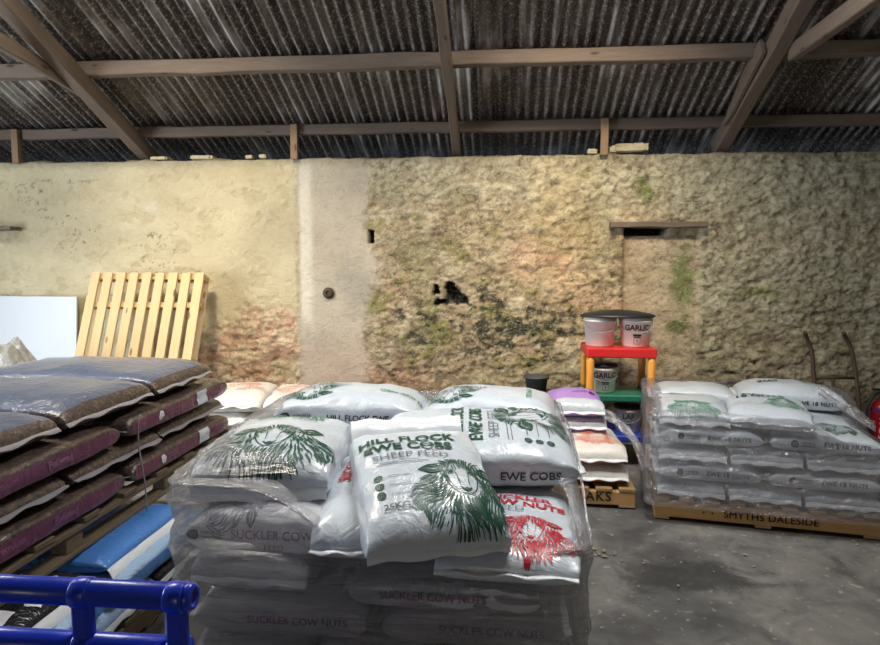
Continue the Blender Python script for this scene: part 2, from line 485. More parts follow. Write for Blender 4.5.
# ================================================================== SETTING
# ---- floor
def make_floor():
    V, F = [], []; x0, x1, y0, y1 = -7.5, 5.5, -7.2, 5.75; st = .05
    xs = []; x = x0
    while x < x1+.001: xs.append(x); x += .06 if -2 < x < 3 else .3
    ys = []; y = y0
    while y < y1+.001: ys.append(y); y += .06 if 1.5 < y < 5.4 else .3
    for y in ys:
        for x in xs:
            z = fbm(x*1.1, y*1.1, 3, 3)*.006+nz(x*6, y*6)*.0015-.008
            V.append((x, y, min(z, -.0005)))
    n = len(xs)
    for j in range(len(ys)-1):
        for i in range(n-1): F.append((j*n+i, j*n+i+1, (j+1)*n+i+1, (j+1)*n+i))
    t = NT('worn concrete floor')
    big = t.noise(.9, 5, .6); mid = t.noise(5, 6, .65, dist=.6); fine = t.noise(60, 4, .7); spk = t.noise(22, 3, .5)
    col = t.ramp(mid, [(.28, lin((74, 74, 74))), (.5, lin((112, 110, 107))), (.75, lin((138, 134, 128)))])
    col = t.mixc(t.ramp(big, [(.38, 1.), (.52, 0.)]), col, lin((70, 69, 69)))
    col = t.mixc(t.ramp(spk, [(.64, 0.), (.72, .55)]), col, lin((176, 170, 158)))
    # tyre-smeared oily patch in front of the right-hand pallet
    vec = t.n('ShaderNodeVectorMath', operation='SUBTRACT', i_Vector=t.co()); vec.inputs[1].default_value = (.92, 3.12, 0)
    vm = t.n('ShaderNodeMapping', i_Vector=vec.outputs[0]); vm.inputs['Scale'].default_value = (2.6, 5, 1)
    ln = t.n('ShaderNodeVectorMath', operation='LENGTH', i_Vector=vm.outputs[0]).outputs['Value']
    st_ = t.math('ADD', ln, t.math('MULTIPLY', t.math('SUBTRACT', mid, .5), 2.2))
    col = t.mixc(t.ramp(st_, [(.55, .75), (1., 0.)]), col, lin((48, 47, 47)))
    h = t.math('ADD', t.math('MULTIPLY', mid, .7), t.math('MULTIPLY', fine, .35))
    t.set(Base_Color=col, Roughness=t.ramp(mid, [(.3, .55), (.7, .85)]), Normal=t.bump(h, .5, .02))
    struct(link('floor', V, F, t.m, None, True))
make_floor()

# ---- back wall
def wall_masks(X, Z):
    wob = fbm(X*1.7, Z*1.7, 5, 4)*.18
    wob2 = fbm(X*5, Z*5, 8, 3)*.05
    left = sstep(-1.72, -1.80, X+wob2*.5)
    strip = sstep(-1.80, -1.72, X+wob2*.5)*sstep(-1.08, -1.20, X+wob*.5+wob2)*sstep(.1, .45, Z+wob)
    rough_low = left*sstep(1.0, .72, Z+wob*1.2-.12*sstep(-3, -1.9, X))*sstep(-3.2, -2.7, X)
    door = sstep(.97, 1.0, X)*sstep(1.62, 1.58, X)*sstep(1.80, 1.77, Z)
    return left, strip, rough_low, door, wob
def wall_point(X, Z):
    left, strip, low, door, wob = wall_masks(X, Z)
    sm = max(left*(1-low), strip)
    qx, qz = X*4.6+.5*nz(X*4, Z*4, 1), Z*10+.8*nz(X*3.5, Z*3.5, 7)
    d, _ = noise.voronoi((qx, qz, 0))
    joint = sstep(.22, .0, d[1]-d[0])
    f1 = fbm(X*2.4, Z*3.2, 2, 5); f2 = fbm(X*9, Z*13, 4, 5); f3 = nz(X*34, Z*42, 9)
    ridge = 1-abs(nz(X*11+1.2*f1, Z*19, 3))*2
    lev = nz(math.floor(qx*.5)*3.3+d[0]*.3, _[0][0]*7, _[0][1]*7)
    lime = sstep(-.06, .10, fbm(X*5.5, Z*8, 77, 5)+.25*f1)
    pit = sstep(.22, .40, fbm(X*15, Z*24, 88, 4))
    stone = f1*.013+f2*.016+f3*.005-joint*.008+ridge*.003+lev*.005+lime*.004-pit*.008
    fl = .004*f1+.0022*f2
    cr = abs(nz(X*1.3+.4*f2, Z*1.8, 21)); cr2 = nz(X*.8, Z*.8, 33)
    crack = sstep(.018, .0, cr)*sstep(.0, .3, cr2)
    fl -= crack*.012
    chip = sstep(.30, .42, fbm(X*4.5, Z*5.5, 40, 4)); fl -= chip*.008*left
    out = stone*(1-sm)*(.72 if door > .5 else 1.)*(1 - .35*sstep(2.2, 1.6, X)*0)+fl*sm
    if strip > .5: out += .006
    if door > .02: out = out*(1-door*.5)-.035*door
    # putlog slot under the lintel, ragged hole, slit
    rec = 0
    slot = sstep(.985, 1.0, X)*sstep(1.30, 1.26, X+(Z-1.73)*-.9)*sstep(1.725, 1.735, Z+wob*.05)*sstep(1.795, 1.785, Z)
    rec = max(rec, slot*.28)
    hx, hz = X+.44+.015*f2, Z-1.225+.02*f2
    tp = .115-1.0*max(0, hx-.015)**1.0*1.1-1.5*max(0, -.03-hx)
    hole = sstep(-.052, -.044, hx)*sstep(.15, .142, hx)*sstep(-.075, -.067, hz)*sstep(tp+.008, tp-.004, hz)
    l1 = sstep(-.145, -.137, hx)*sstep(-.092, -.10, hx)*sstep(.01, .02, hz)*sstep(.09, .08, hz)
    l2 = sstep(-.14, -.13, hx)*sstep(-.03, -.04, hx)*sstep(-.078, -.07, hz)*sstep(-.035, -.045, hz)
    rec = max(rec, max(hole, l1, l2)*.14)
    slit = sstep(-1.145, -1.135, X)*sstep(-1.095, -1.105, X)*sstep(1.665, 1.675, Z)*sstep(1.785, 1.775, Z)
    rec = max(rec, slit*.12)
    return -out, rec, f1, f2, f3, (joint, lime, pit), chip, crack, (left, strip, low, door, wob)
def wall_colour(X, Z, w):
    _, rec, f1, f2, f3, joint, chip, crack, (left, strip, low, door, wob) = w
    joint, lime, pit = joint
    n = .5+.5*f1; n2 = .5+.5*f2; a = nz(X*1.1, Z*1.4, 50); b = nz(X*2.1, Z*2.6, 60); e = nz(X*4.3, Z*5.1, 70)
    # left render
    cl = mix((192, 178, 144), (208, 196, 164), n)
    cl = mix(cl, (178, 166, 138), sstep(.0, .5, a)*.7)
    cl = mix(cl, (214, 208, 190), sstep(.30, .5, b+.2*f2)*.65*sstep(-2.3, -2.8, X)*sstep(2.2, 1.9, Z))
    cl = mix(cl, (176, 160, 126), chip*.35); cl = mix(cl, (92, 80, 60), crack*.7)
    
    lo = mix((204, 168, 138), (218, 198, 166), lime); lo = mix(lo, (140, 112, 88), pit*.4); lo = mix(lo, (166, 128, 104), sstep(.1, .5, e)*.6); lo = mix(lo, (150, 146, 100), sstep(.25, .5, b)*.5)
    cl = mix(cl, lo, low)
    # grey strip
    cs = mix((176, 164, 146), (196, 186, 168), n); cs = mix(cs, (158, 152, 142), sstep(.05, .5, b)*.6)
    cs = mix(cs, (222, 216, 200), sstep(-1.76, -1.72, X)*sstep(-1.60, -1.67, X+.03*e)*.8*sstep(.7, 1.2, Z+.2*e))
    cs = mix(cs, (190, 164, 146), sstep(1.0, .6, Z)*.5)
    # stonework
    st = mix((166, 148, 116), (196, 180, 148), n2)
    lv = sstep(-.25, .45, nz(X*1.6, Z*2.2, 120)+.35*sstep(1.2, 2.2, Z))
    st = mix(st, (214, 204, 178), lime*(.15+.4*lv)); st = mix(st, (132, 112, 86), (1-lime)*(.12+.22*(1-lv)))
    st = mix(st, (200, 154, 128), sstep(-.05, .4, a+.25*e)*.8*sstep(2.1, 1.7, Z))
    st = mix(st, (148, 142, 104), sstep(.02, .4, b)*.55)
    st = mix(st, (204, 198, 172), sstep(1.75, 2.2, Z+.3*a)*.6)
    st = mix(st, (206, 176, 122), sstep(.1, .4, X)*sstep(.85, .6, X)*sstep(.9, 1.5, Z)*.22)  # warm band painted where the light streak runs down the wall
    st = mix(st, (178, 176, 152), sstep(.95, 1.5, X+.3*b)*.75)
    st = mix(st, (206, 204, 184), sstep(.1, .5, e+.3*f2)*.5*sstep(.8, 1.4, X))
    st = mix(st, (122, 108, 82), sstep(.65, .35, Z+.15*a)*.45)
    # moss and black algae
    g = sstep(.12, .55, e+.5*f2+.35*math.exp(-((X+.75)/.45)**2-((Z-1.05)/.35)**2)+.25*math.exp(-((X-.1)/.6)**2-((Z-.95)/.3)**2)-.12)
    st = mix(st, (126, 124, 62), g*.7*sstep(2.2, 1.7, Z)*sstep(1.2, .8, X))
    dk = 1.1*math.exp(-((X+.02)/.26)**2-((Z-1.0)/.21)**2)+.8*math.exp(-((X-.42)/.26)**2-((Z-.97)/.17)**2)+.5*math.exp(-((X+.75)/.30)**2-((Z-.98)/.25)**2)+.45*math.exp(-((X-.1)/.5)**2-((Z-.72)/.08)**2)+.8*math.exp(-((X+.17)/.035)**2-((Z-1.08)/.3)**2)+.45*math.exp(-((X-.9)/.15)**2-((Z-.9)/.1)**2)
    st = mix(st, (44, 46, 30), sstep(.32, .80, dk*.8+1.15*fbm(X*6, Z*9, 140, 5)+.4*f3-.25*lime+.02)*sstep(.10, .35, dk)*.88)
    gm = math.exp(-((X-1.47)/.10)**2-((Z-1.38)/.28)**2)+.8*math.exp(-((X-1.12)/.09)**2-((Z-2.1)/.14)**2)+.9*math.exp(-((X-1.45)/.12)**2-((Z-.98)/.07)**2)+.5*math.exp(-((X-2.1)/.4)**2-((Z-1.25)/.12)**2)
    st = mix(st, (112, 126, 62), sstep(.25, .8, gm+.4*f2)*.8)
    st = mix(st, (98, 84, 66), joint*.25); st = mix(st, (78, 66, 50), pit*(.2+.35*(1-lv)))
    if door > .1: st = mix(st, mix((186, 160, 132), (200, 180, 150), n2), door*.55*(1-sstep(.25, .8, gm+.4*f2)))
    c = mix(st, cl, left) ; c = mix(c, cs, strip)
    if rec > .01: c = mix(c, (46, 42, 40), min(1, rec*14))  # recesses painted darker with depth, standing in for the shade inside
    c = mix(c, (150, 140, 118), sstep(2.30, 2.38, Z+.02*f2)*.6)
    return c
def make_wall():
    x0, x1, dx = -5.6, 3.9, .0125; nx = int((x1-x0)/dx); ztop = 2.385; dz = .0125; nzr = int(ztop/dz)
    V, F, col = [], [], []
    for j in range(nzr+1):
        for i in range(nx+1):
            X = x0+i*dx; Z = j*dz
            w = wall_point(X, Z)
            y = 5.5+w[0]+w[1]
            zz = Z if j else -.08
            if j > nzr-3: zz += .012*fbm(X*2.2, 0, 90, 4)
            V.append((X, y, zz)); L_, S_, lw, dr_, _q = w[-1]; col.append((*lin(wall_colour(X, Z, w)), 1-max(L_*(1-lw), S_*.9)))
    for k, yy in enumerate((5.56, 5.68, 5.86, 6.0)):
        for i in range(nx+1):
            X = x0+i*dx
            V.append((X, yy+.008*nz(X*9, k), ztop+.006+.02*fbm(X*3, k*.7, 91, 4))); col.append((*lin(mix((132, 120, 98), (160, 150, 126), .5+.5*nz(X*6, k))), 1.))
    for i in range(nx+1):
        V.append((x0+i*dx, 6.0, 1.8)); col.append((*lin((120, 110, 90)), 1.))
    n = nx+1
    for j in range(nzr+5):
        for i in range(nx): F.append((j*n+i, j*n+i+1, (j+1)*n+i+1, (j+1)*n+i))
    t = NT('limewashed rubble wall')
    at = t.n('ShaderNodeVertexColor', layer_name='stain').outputs['Color']
    mid = t.noise(13, 8, .72, t.mapped((1, 1, 1.5)), 1.0); fine = t.noise(60, 5, .7); spk = t.noise(30, 5, .65, t.mapped((1, 1, 1.6)), 1.8)
    lo = t.noise(4, 5, .6)
    dark = t.mixc(1., at, (.34, .30, .25), 'MULTIPLY'); light = t.mixc(.55, at, lin((232, 224, 204)))
    rgh = t.n('ShaderNodeVertexColor', layer_name='stain').outputs['Alpha']
    c = t.mixc(t.math('MULTIPLY', t.ramp(mid, [(.34, .85), (.52, 0.)]), t.math('ADD', t.math('MULTIPLY', rgh, .75), .2)), at, dark)
    c = t.mixc(t.math('MULTIPLY', t.ramp(spk, [(.54, 0.), (.64, .75)]), t.math('ADD', t.math('MULTIPLY', rgh, .7), .15)), c, light)
    c = t.mixc(t.math('MULTIPLY', t.ramp(fine, [(.32, .75), (.43, 0.)]), t.math('ADD', t.math('MULTIPLY', rgh, .7), .25)), c, dark)
    c = t.mixc(t.math('MULTIPLY', t.ramp(lo, [(.35, .3), (.6, 0.)]), rgh), c, dark)
    h = t.math('ADD', t.math('MULTIPLY', mid, 1.), t.math('MULTIPLY', fine, .35))
    t.set(Base_Color=c, Roughness=.92, Normal=t.bump(h, .7, .022))
    o = struct(link('wall_back', V, F, t.m, None, True))
    a = o.data.color_attributes.new('stain', 'FLOAT_COLOR', 'POINT')
    a.data.foreach_set('color', [q for c in col for q in c])
make_wall()

# ---- the rest of the shed behind the camera: side walls, front wall with an open doorway
def plain_wall(name, pts, mat):
    V = [Vector(p) for p in pts]; F = [tuple(range(len(V)))]
    bm = bmesh.new(); f = bm.faces.new([bm.verts.new(v) for v in V])
    r = bmesh.ops.extrude_face_region(bm, geom=[f]); n = f.normal.copy(); bm.normal_update()
    n = (V[1]-V[0]).cross(V[2]-V[0]).normalized()
    for v in r['geom']:
        if isinstance(v, bmesh.types.BMVert): v.co -= n*.3
    struct(from_bm(name, bm, mat))
def rendered(name, a, b):
    t = NT(name); c = t.mixc(t.noise(2.5, 6, .65), lin(a), lin(b))
    return t.set(Base_Color=c, Roughness=.9, Normal=t.bump(t.noise(14, 5), .5, .02))
WR = rendered('old lime render', (150, 138, 112), (184, 172, 142))
TS = math.tan(math.radians(23))
RZ = lambda y: 2.735+(5.5-y)*TS if y > -.8 else 2.735+(6.3-.0)*TS-(-.8-y)*TS
plain_wall('wall_left', [(-5.6, 6, 0), (-5.6, 6, 2.6), (-5.6, -.8, 5.3), (-5.6, -7.1, 2.6), (-5.6, -7.1, 0), (-5.6, .8, 0), (-5.6, .8, 2.4), (-5.6, 3.0, 2.4), (-5.6, 3.0, 0)], WR)
plain_wall('wall_right', [(3.9, 6, 0), (3.9, -7.1, 0), (3.9, -7.1, 2.6), (3.9, -.8, 5.3), (3.9, 6, 2.6)], WR)
plain_wall('wall_front', [(-5.6, -7.1, 0), (-5.6, -7.1, 2.65), (3.9, -7.1, 2.65), (3.9, -7.1, 0), (1.6, -7.1, 0), (1.6, -7.1, 2.5), (-3.2, -7.1, 2.5), (-3.2, -7.1, 0)], WR)

# ---- corrugated roof
def make_roof():
    t = NT('weathered corrugated sheet')
    AMP = .021
    st = t.noise(2.0, 5, .62, t.mapped((5, .35, .35)), .4)
    blot = t.noise(1.3, 4, .6); spk = t.noise(48, 3, .6)
    col = t.ramp(st, [(.32, lin((50, 45, 43))), (.5, lin((80, 73, 69))), (.68, lin((126, 119, 113)))])
    col = t.mixc(t.ramp(spk, [(.53, 0.), (.63, .8)]), col, lin((158, 148, 136)))
    bl = t.ramp(t.math('ADD', t.math('MULTIPLY', st, .6), t.math('MULTIPLY', blot, .5)), [(.59, 0.), (.70, .8)])
    col = t.mixc(bl, col, lin((188, 186, 184)))
    t.set(Base_Color=col, Roughness=.85, Normal=t.bump(t.noise(30, 4), .3, .01))
    holes = [(-3.0, -1.75, 2.4, 3.65), (-.1, .95, 2.4, 3.65), (-5.3, -4.2, 2.4, 3.65)]
    V, F = [], []; x0, x1 = -5.7, 4.; per = .076; sub = 8; n = int((x1-x0)/per*sub)
    ys = [6.25, 5.4, 4.75, 4.7, 4.0, 3.65, 3.0, 2.4, 1.2, -.8]
    for y in ys:
        sh = -.012 if y < 4.72 else 0
        for i in range(n+1):
            X = x0+(x1-x0)*i/n
            V.append((X, y, RZ(y)+sh+.021*math.cos(2*PI*X/per)+.004*nz(X*.7, y)))
    for y in (-.8, -7.4):
        for i in range(n+1):
            X = x0+(x1-x0)*i/n; V.append((X, y, RZ(y)+.017*math.cos(2*PI*X/per)))
    m = n+1
    for j in range(len(ys)+1):
        if j == len(ys)-1: continue
        yy = [(ys+[-.8, -7.4])[j], (ys+[-.8, -7.4])[j+1]]
        for i in range(n):
            X = x0+(x1-x0)*(i+.5)/n; ym = sum(yy)/2
            if any(a < X < b and c < ym < d for a, b, c, d in holes): continue
            F.append((j*m+i, (j+1)*m+i, (j+1)*m+i+1, j*m+i+1))
    struct(link('ceiling', V, F, t.m, None, True))
    g = NT('yellowed translucent roof sheet'); g.N.remove(g.b)
    tr = g.n('ShaderNodeBsdfTranslucent', i_Color=lin((240, 226, 190))); tp = g.n('ShaderNodeBsdfTransparent', i_Color=(.95, .9, .78))
    mx = g.n('ShaderNodeMixShader', i_Fac=.5); g.t.links.new(tr.outputs[0], mx.inputs[1]); g.t.links.new(tp.outputs[0], mx.inputs[2]); g.t.links.new(mx.outputs[0], g.out.inputs['Surface'])
    for k, (a, b, c, d) in enumerate(holes):
        d2 = d
        VV, FF = [], []; q = int((b-a)/per*6)
        for y in (d2+.05, c-.05):
            for i in range(q+1):
                X = a-.03+(b-a+.06)*i/q; VV.append((X, y, RZ(y)+.02+.017*math.cos(2*PI*X/per)))
        for i in range(q): FF.append((i, i+q+1, i+q+2, i+1))
        struct(link('window_%d' % (k+1), VV, FF, g.m, None, True))
make_roof()

# ---- roof timbers
def beam(name, p0, p1, w, h, mat, label, cat='beam', group=None, seed=0, parent=None):
    """sawn timber from p0 to p1 (top centre line), w wide, h deep; grain along local axis"""
    p0, p1 = Vector(p0), Vector(p1); d = p1-p0; L = d.length
    bm = rough_box(0, L, -w/2, w/2, -h, 0, .25, .010, .006, seed)
    o = from_bm(name, bm, mat, parent)
    x = d.normalized(); y = Vector((0, 0, 1)).cross(x).normalized(); z = x.cross(y)
    o.matrix_world = Matrix.Translation(p0) @ Matrix((x, y, z)).transposed().to_4x4()
    if label: tag(o, label, cat, group)
    return o
PB = lambda y: 2.60+(5.5-y)*TS          # plane of the purlin undersides
beam('purlin', (-5.58, 5.52, PB(5.52)+.075), (3.88, 5.52, PB(5.52)+.075), .07, .085, M['beamx'], 'long roof purlin just above the stone wall, lowest of the visible timbers', 'roof beam', 'roof purlins', 1)
beam('purlin', (-5.58, 4.80, PB(4.80)+.10), (3.88, 4.80, PB(4.80)+.10), .09, .10, M['beamx'], 'long dark roof purlin crossing the middle of the corrugated sheets', 'roof beam', 'roof purlins', 2)
RB = lambda y: PB(y)-.004
def rafter(x, w, h, label, seed, y1=1.0):
    return beam('rafter', (x, 5.74, RB(5.74)), (x, y1, RB(y1)), w, h, M['beamx'], label, 'roof beam', 'roof rafters', seed)
rafter(-3.17, .10, .13, 'sloping rafter of the left roof truss, ending above the leaning pallet', 3)
rafter(-.405, .065, .12, 'single straight rafter at the centre of the roof', 4)
rafter(1.76, .10, .13, 'sloping rafter of the right roof truss with a gusset plate', 5)
beam('tie_beam', (-3.246, 4.90, 2.87), (-3.246, 1.2, 3.31), .045, .10, M['beamx'], 'pale horizontal tie beam running from the left rafter towards the camera', 'roof beam', 'roof tie beams', 6)
beam('tie_beam', (1.845, 4.55, 2.905), (1.845, 1.2, 2.905), .06, .10, M['beamx'], 'brown horizontal tie beam beside the right rafter', 'roof beam', 'roof tie beams', 7)
def gusset(x, label, seed):
    bm = bmesh.new()
    pts = [(5.35, RB(5.35)-.10), (4.98, RB(4.98)+.03), (4.66, RB(4.66)+.03), (4.60, RB(4.60)-.10), (5.2, RB(5.2)-.13)]
    f = bm.faces.new([bm.verts.new((x, y, z)) for y, z in pts])
    r = bmesh.ops.extrude_face_region(bm, geom=[f])
    for v in r['geom']:
        if isinstance(v, bmesh.types.BMVert): v.co.x -= .022
    tag(from_bm('gusset_plate', bm, M['beamx']), label, 'roof plate', 'rafter plates')
gusset(1.70, 'brown timber plate nailed to the side of the right rafter', 1)
gusset(-3.222, 'brown timber plate nailed to the side of the left rafter', 2)
for x, l in ((-4.27, 'short wooden post under the low purlin at the far left'), (-1.76, 'short pale post under the low purlin above the plaster join'), (.80, 'short post under the low purlin beside the loose white stone')):
    bm = rough_box(x-.03, x+.03, 5.44, 5.482, 2.37, 2.66, .1, .003, .003, x)
    tag(from_bm('post', bm, M['beamz']), l, 'post', 'short posts on the wall top')

def stone(x0, x1, y0, y1, z0, z1, label, seed, rz=0):
    bm = bmesh.new(); bmesh.ops.create_cube(bm, size=1)
    bmesh.ops.bevel(bm, geom=bm.edges[:], offset=.12, segments=2, affect='EDGES')
    bmesh.ops.subdivide_edges(bm, edges=bm.edges[:], cuts=2, use_grid_fill=True)
    for v in bm.verts:
        q = v.co*2.5+Vector((seed*5, 0, 0)); k = 1+.16*noise.noise(q)+.08*noise.noise(q*3)
        v.co = Vector((v.co.x*k*(x1-x0), v.co.y*k*(y1-y0), v.co.z*k*(z1-z0)))
    o = from_bm('stone', bm, M['stone']); o.location = ((x0+x1)/2, (y0+y1)/2, (z0+z1)/2); o.rotation_euler = (0, rz, 0)
    tag(o, label, 'stone', 'loose stones on the wall top')
stone(.87, 1.16, 5.52, 5.7, 2.405, 2.475, 'long white loose stone on the wall top near the right rafter', 1, -.04)
stone(-3.08, -2.93, 5.53, 5.66, 2.395, 2.425, 'flat loose stone at the foot of the left rafter', 2)
stone(-2.72, -2.52, 5.53, 5.66, 2.395, 2.43, 'flat reddish loose stone on the wall top above the leaning pallet', 3)
stone(-2.22, -2.16, 5.53, 5.6, 2.395, 2.425, 'left small pebble-sized stone on the wall top', 4)
stone(-2.10, -2.04, 5.53, 5.6, 2.395, 2.43, 'right small pebble-sized stone on the wall top', 5)
stone(.68, .755, 5.53, 5.62, 2.395, 2.435, 'small grey stone against the foot of the right-hand short post', 6)

# lintel, peg, ring
bm = rough_box(.86, 1.62, 5.40, 5.56, 1.79, 1.835, .08, .008, .005, 4)
tag(from_bm('lintel', bm, M['beamx']), 'weathered timber lintel over the blocked opening in the wall', 'lintel')
bm = rough_box(-4.62, -4.29, 5.36, 5.5, 1.785, 1.815, .1, .004, .004, 4)
tag(from_bm('ledge', bm, M['beamx']), 'short wooden ledge stub on the plaster at the left edge', 'ledge')
rg = thing('wall_ring', 'small rusty iron eye set in the grey plaster strip', 'ring', (-1.49, 5.482, 1.242))
lathe('plate', [(.001, -.004), (.05, -.004), (.05, .004), (.001, .004)], M['rust'], rg, 18).rotation_euler = (PI/2, 0, 0)
tube('eye', [(.026*math.cos(a), -.012, .026*math.sin(a)) for a in [2*PI*k/14 for k in range(15)]], .007, M['rust'], rg, 8, False)

# ================================================================== PALLETS
def pallet(label, L, W, H, loc, rz, nslat=7, slatw=.10, mats=('pallet', 'pallety'), group='wooden pallets', name='wooden_pallet', nbase=3, sh=None, blocks=False):
    p = thing(name, label, 'pallet', loc, rz, group)
    sh = sh or H-.038
    if blocks:
        for k, y in enumerate((.0, W/2-.04, W-.08)):
            from_bm('lead_board', rough_box(0, L, y, y+.08, H-.044, H-.022, .2, .003, .003, k+1), M[mats[0]], p)
            from_bm('base_board', rough_box(0, L, y, y+.08, 0, .018, .2, .003, .003, k+5), M[mats[0]], p)
            for q in range(4):
                x = (L-.10)*q/3
                from_bm('block', rough_box(x, x+.10, y+.012, y+.075, .018, H-.044, .2, .0, .003, k+q), M[mats[0]], p)
        nbase = 0
    for k, y in enumerate((.0, W/2-.025, W-.05) if not blocks else ()):
        from_bm('stringer', rough_box(0, L, y, y+.05, .016, .016+sh-.0, .2, .003, .004, k+loc[0]), M[mats[0]], p)
    for k in range(nslat):
        x = (L-slatw)*k/(nslat-1)
        from_bm('deck_board', rough_box(x, x+slatw, -.004, W+.004, H-.022, H, .25, .002, .003, k), M[mats[1]], p)
    for k in range(nbase):
        x = (L-slatw)*k/(nbase-1)
        from_bm('base_board', rough_box(x, x+slatw, -.002, W+.002, 0, .016, .25, .0, .003, k), M[mats[1]], p)
    return p
# leaning pallet
p = pallet('new pale pine pallet leaning upright against the cream wall', 1.0, 1.50, .115, (-3.62, 4.985, .03), 0, 9, .078, ('pinex', 'pine'), None)
for k, y in enumerate((1.20, .70)):
    from_bm('stringer', rough_box(0, 1.0, y, y+.05, .03, .093, .2, .003, .004, k+8), M['pinex'], p)
p.rotation_euler = (math.radians(68), 0, 0)
p.location = (-3.49, 4.80, -.02)

# white board and film heap
bm = rough_box(-.5, .5, -.009, .009, 0, 1.2, .5, 0, .002)
b = tag(from_bm('sheet_board', bm, M['board']), 'large flat white board leaning on the wall left of the pallet', 'board')
b.scale = (1.1, 1, 1); b.location = (-4.30, 5.33, 0.003); b.rotation_euler = (math.radians(-5), 0, 0)

def heap(name, label, cat, cx, cy, rx, ry, h, mat, seed):
    V, F = [], []; n = 46
    for j in range(n+1):
        for i in range(n+1):
            u, v = -1+2*i/n, -1+2*j/n
            r = min(1, math.hypot(u, v)); k = max(0, 1-r**2.2)
            z = h*k*(.86+.2*fbm(u*1.4+seed, v*1.4, 1, 3))+.02*k*abs(nz(u*7, v*7, seed))*2
            V.append((cx+u*rx*(1+.1*nz(v*3, seed)), cy+v*ry, max(0.002, z)))
    for j in range(n):
        for i in range(n): F.append((j*(n+1)+i, j*(n+1)+i+1, (j+1)*(n+1)+i+1, (j+1)*(n+1)+i))
    return tag(link(name, V, F, mat, None, False), label, cat)
heap('film_heap', 'grey heap of crumpled plastic film behind the pellet sacks at the left edge', 'plastic film', -3.62, 4.36, .55, .38, 1.04, M['filmheap'], 3)

# ================================================================== LEFT STACKS
# lower stack of compost sacks
BX = -1.46
pallet('weathered pallet under the blue sacks beside the wrapped centre stack', 2.1, 1.0, .115, (BX-1.0, 1.45, 0), 0, 8, .10, ('oldpal', 'oldpal')).rotation_euler = (0, 0, 0)
pl = bpy.data.objects['wooden_pallet.001']; pl.location = (BX+.02, 1.42, 0); pl.rotation_euler = (0, 0, PI/2)
def blue(mat, y0, y1, z, T, label, fin='white', seed=1, dx=0., prints=None):
    s = Sack('compost_sack', y1-y0-.03, .98, T, mat, None, (BX-.46+dx, (y0+y1)/2, z), (0, 0, 0), seed, 20, 30, .006, .005, .0)
    return s
def cross_sack(name, mat, y0, y1, z, T, xf, depth, label, cat, group, seed, finm, dx=0, droop=.006, bulge=.008, band=None, mat2=None, nu=26, nt=30, finw=.024):
    """sack lying with its seamed end towards +x (the face of a left-hand stack)"""
    s = Sack(name, depth, y1-y0-.012, T, mat, None, (xf-depth/2+dx-finw, (y0+y1)/2, z), (0, 0, 0), seed, nu, nt, bulge, .006, finw, droop, finm, band, None, .36, 9, mat2)
    tag(s.o, label, cat, group); return s
def long_sack(name, mat, y0, y1, z, T, xf, depth, label, cat, group, seed, finm, dx=0, band=None, mat2=None, nu=36, nt=40, bulge=.008):
    """sack lying lengthwise along y, its long side to +x (local -y)"""
    s = Sack(name, y1-y0-.03, depth, T, mat, None, (xf-depth/2+dx, (y0+y1)/2, z), (0, 0, PI/2), seed, nu, nt, bulge, .006, .014, 0, finm, band, None, .32, 16, mat2)
    tag(s.o, label, cat, group); return s
G1 = 'compost sacks in the low left stack'
z = .118
for k, (y0, y1, m, l, fm, dx) in enumerate((
    (1.44, 1.98, 'navybag', 'navy sack at the foot of the low left stack, just behind the blue rail', 'fin', .03),
    (1.98, 2.52, 'lightblue', 'pale blue sack resting on the low pallet, middle of its bottom layer', 'fin', .04),
    (2.52, 3.08, 'blackbag', 'dark sack on the low pallet against the wrapped centre stack', 'fin', .05))):
    cross_sack('compost_sack', m, y0, y1, z, .092, BX, .95, l, 'sack', G1, 11+k, fm, dx, .03)
z = .212
for k, (y0, y1, m, l, dx) in enumerate((
    (1.30, 2.18, 'lightblue', 'pale blue-grey sack in the middle layer of the low left stack, behind the rail', .03),
    (2.20, 3.05, 'lightblue', 'pale blue rounded sack below the bright blue one', .035))):
    s = long_sack('compost_sack', m, y0, y1, z, .09, BX, .5, l, 'sack', G1, 21+k, 'fin', dx, lambda u, t: math.sin(t) < .15, 'bluebag')
z = .304
tops = ((1.62, 2.17, 'blackbag', 'black sack with white print and a white seam, top of the low left stack'),
        (2.24, 2.86, 'bluebag', 'bright blue sack with a wide white seam, top of the low left stack'),
        (1.05, 1.60, 'blackbag', 'black sack at the left edge of the low left stack, nearest the camera'))
for k, (y0, y1, m, l) in enumerate(tops):
    s = cross_sack('compost_sack', m, y0, y1, z, .075, BX, .9, l, 'sack', G1, 31+k, 'fin', .02, .042, finw=.05)
    if m == 'blackbag':
        for q in range(4):
            s.put('white_print', grid_rect(.05+.03*(q % 2), .05, 5, 4), 'white_ink', 'top', .40-.03*(q % 2), -.18+.11*q, rot=.2*q)

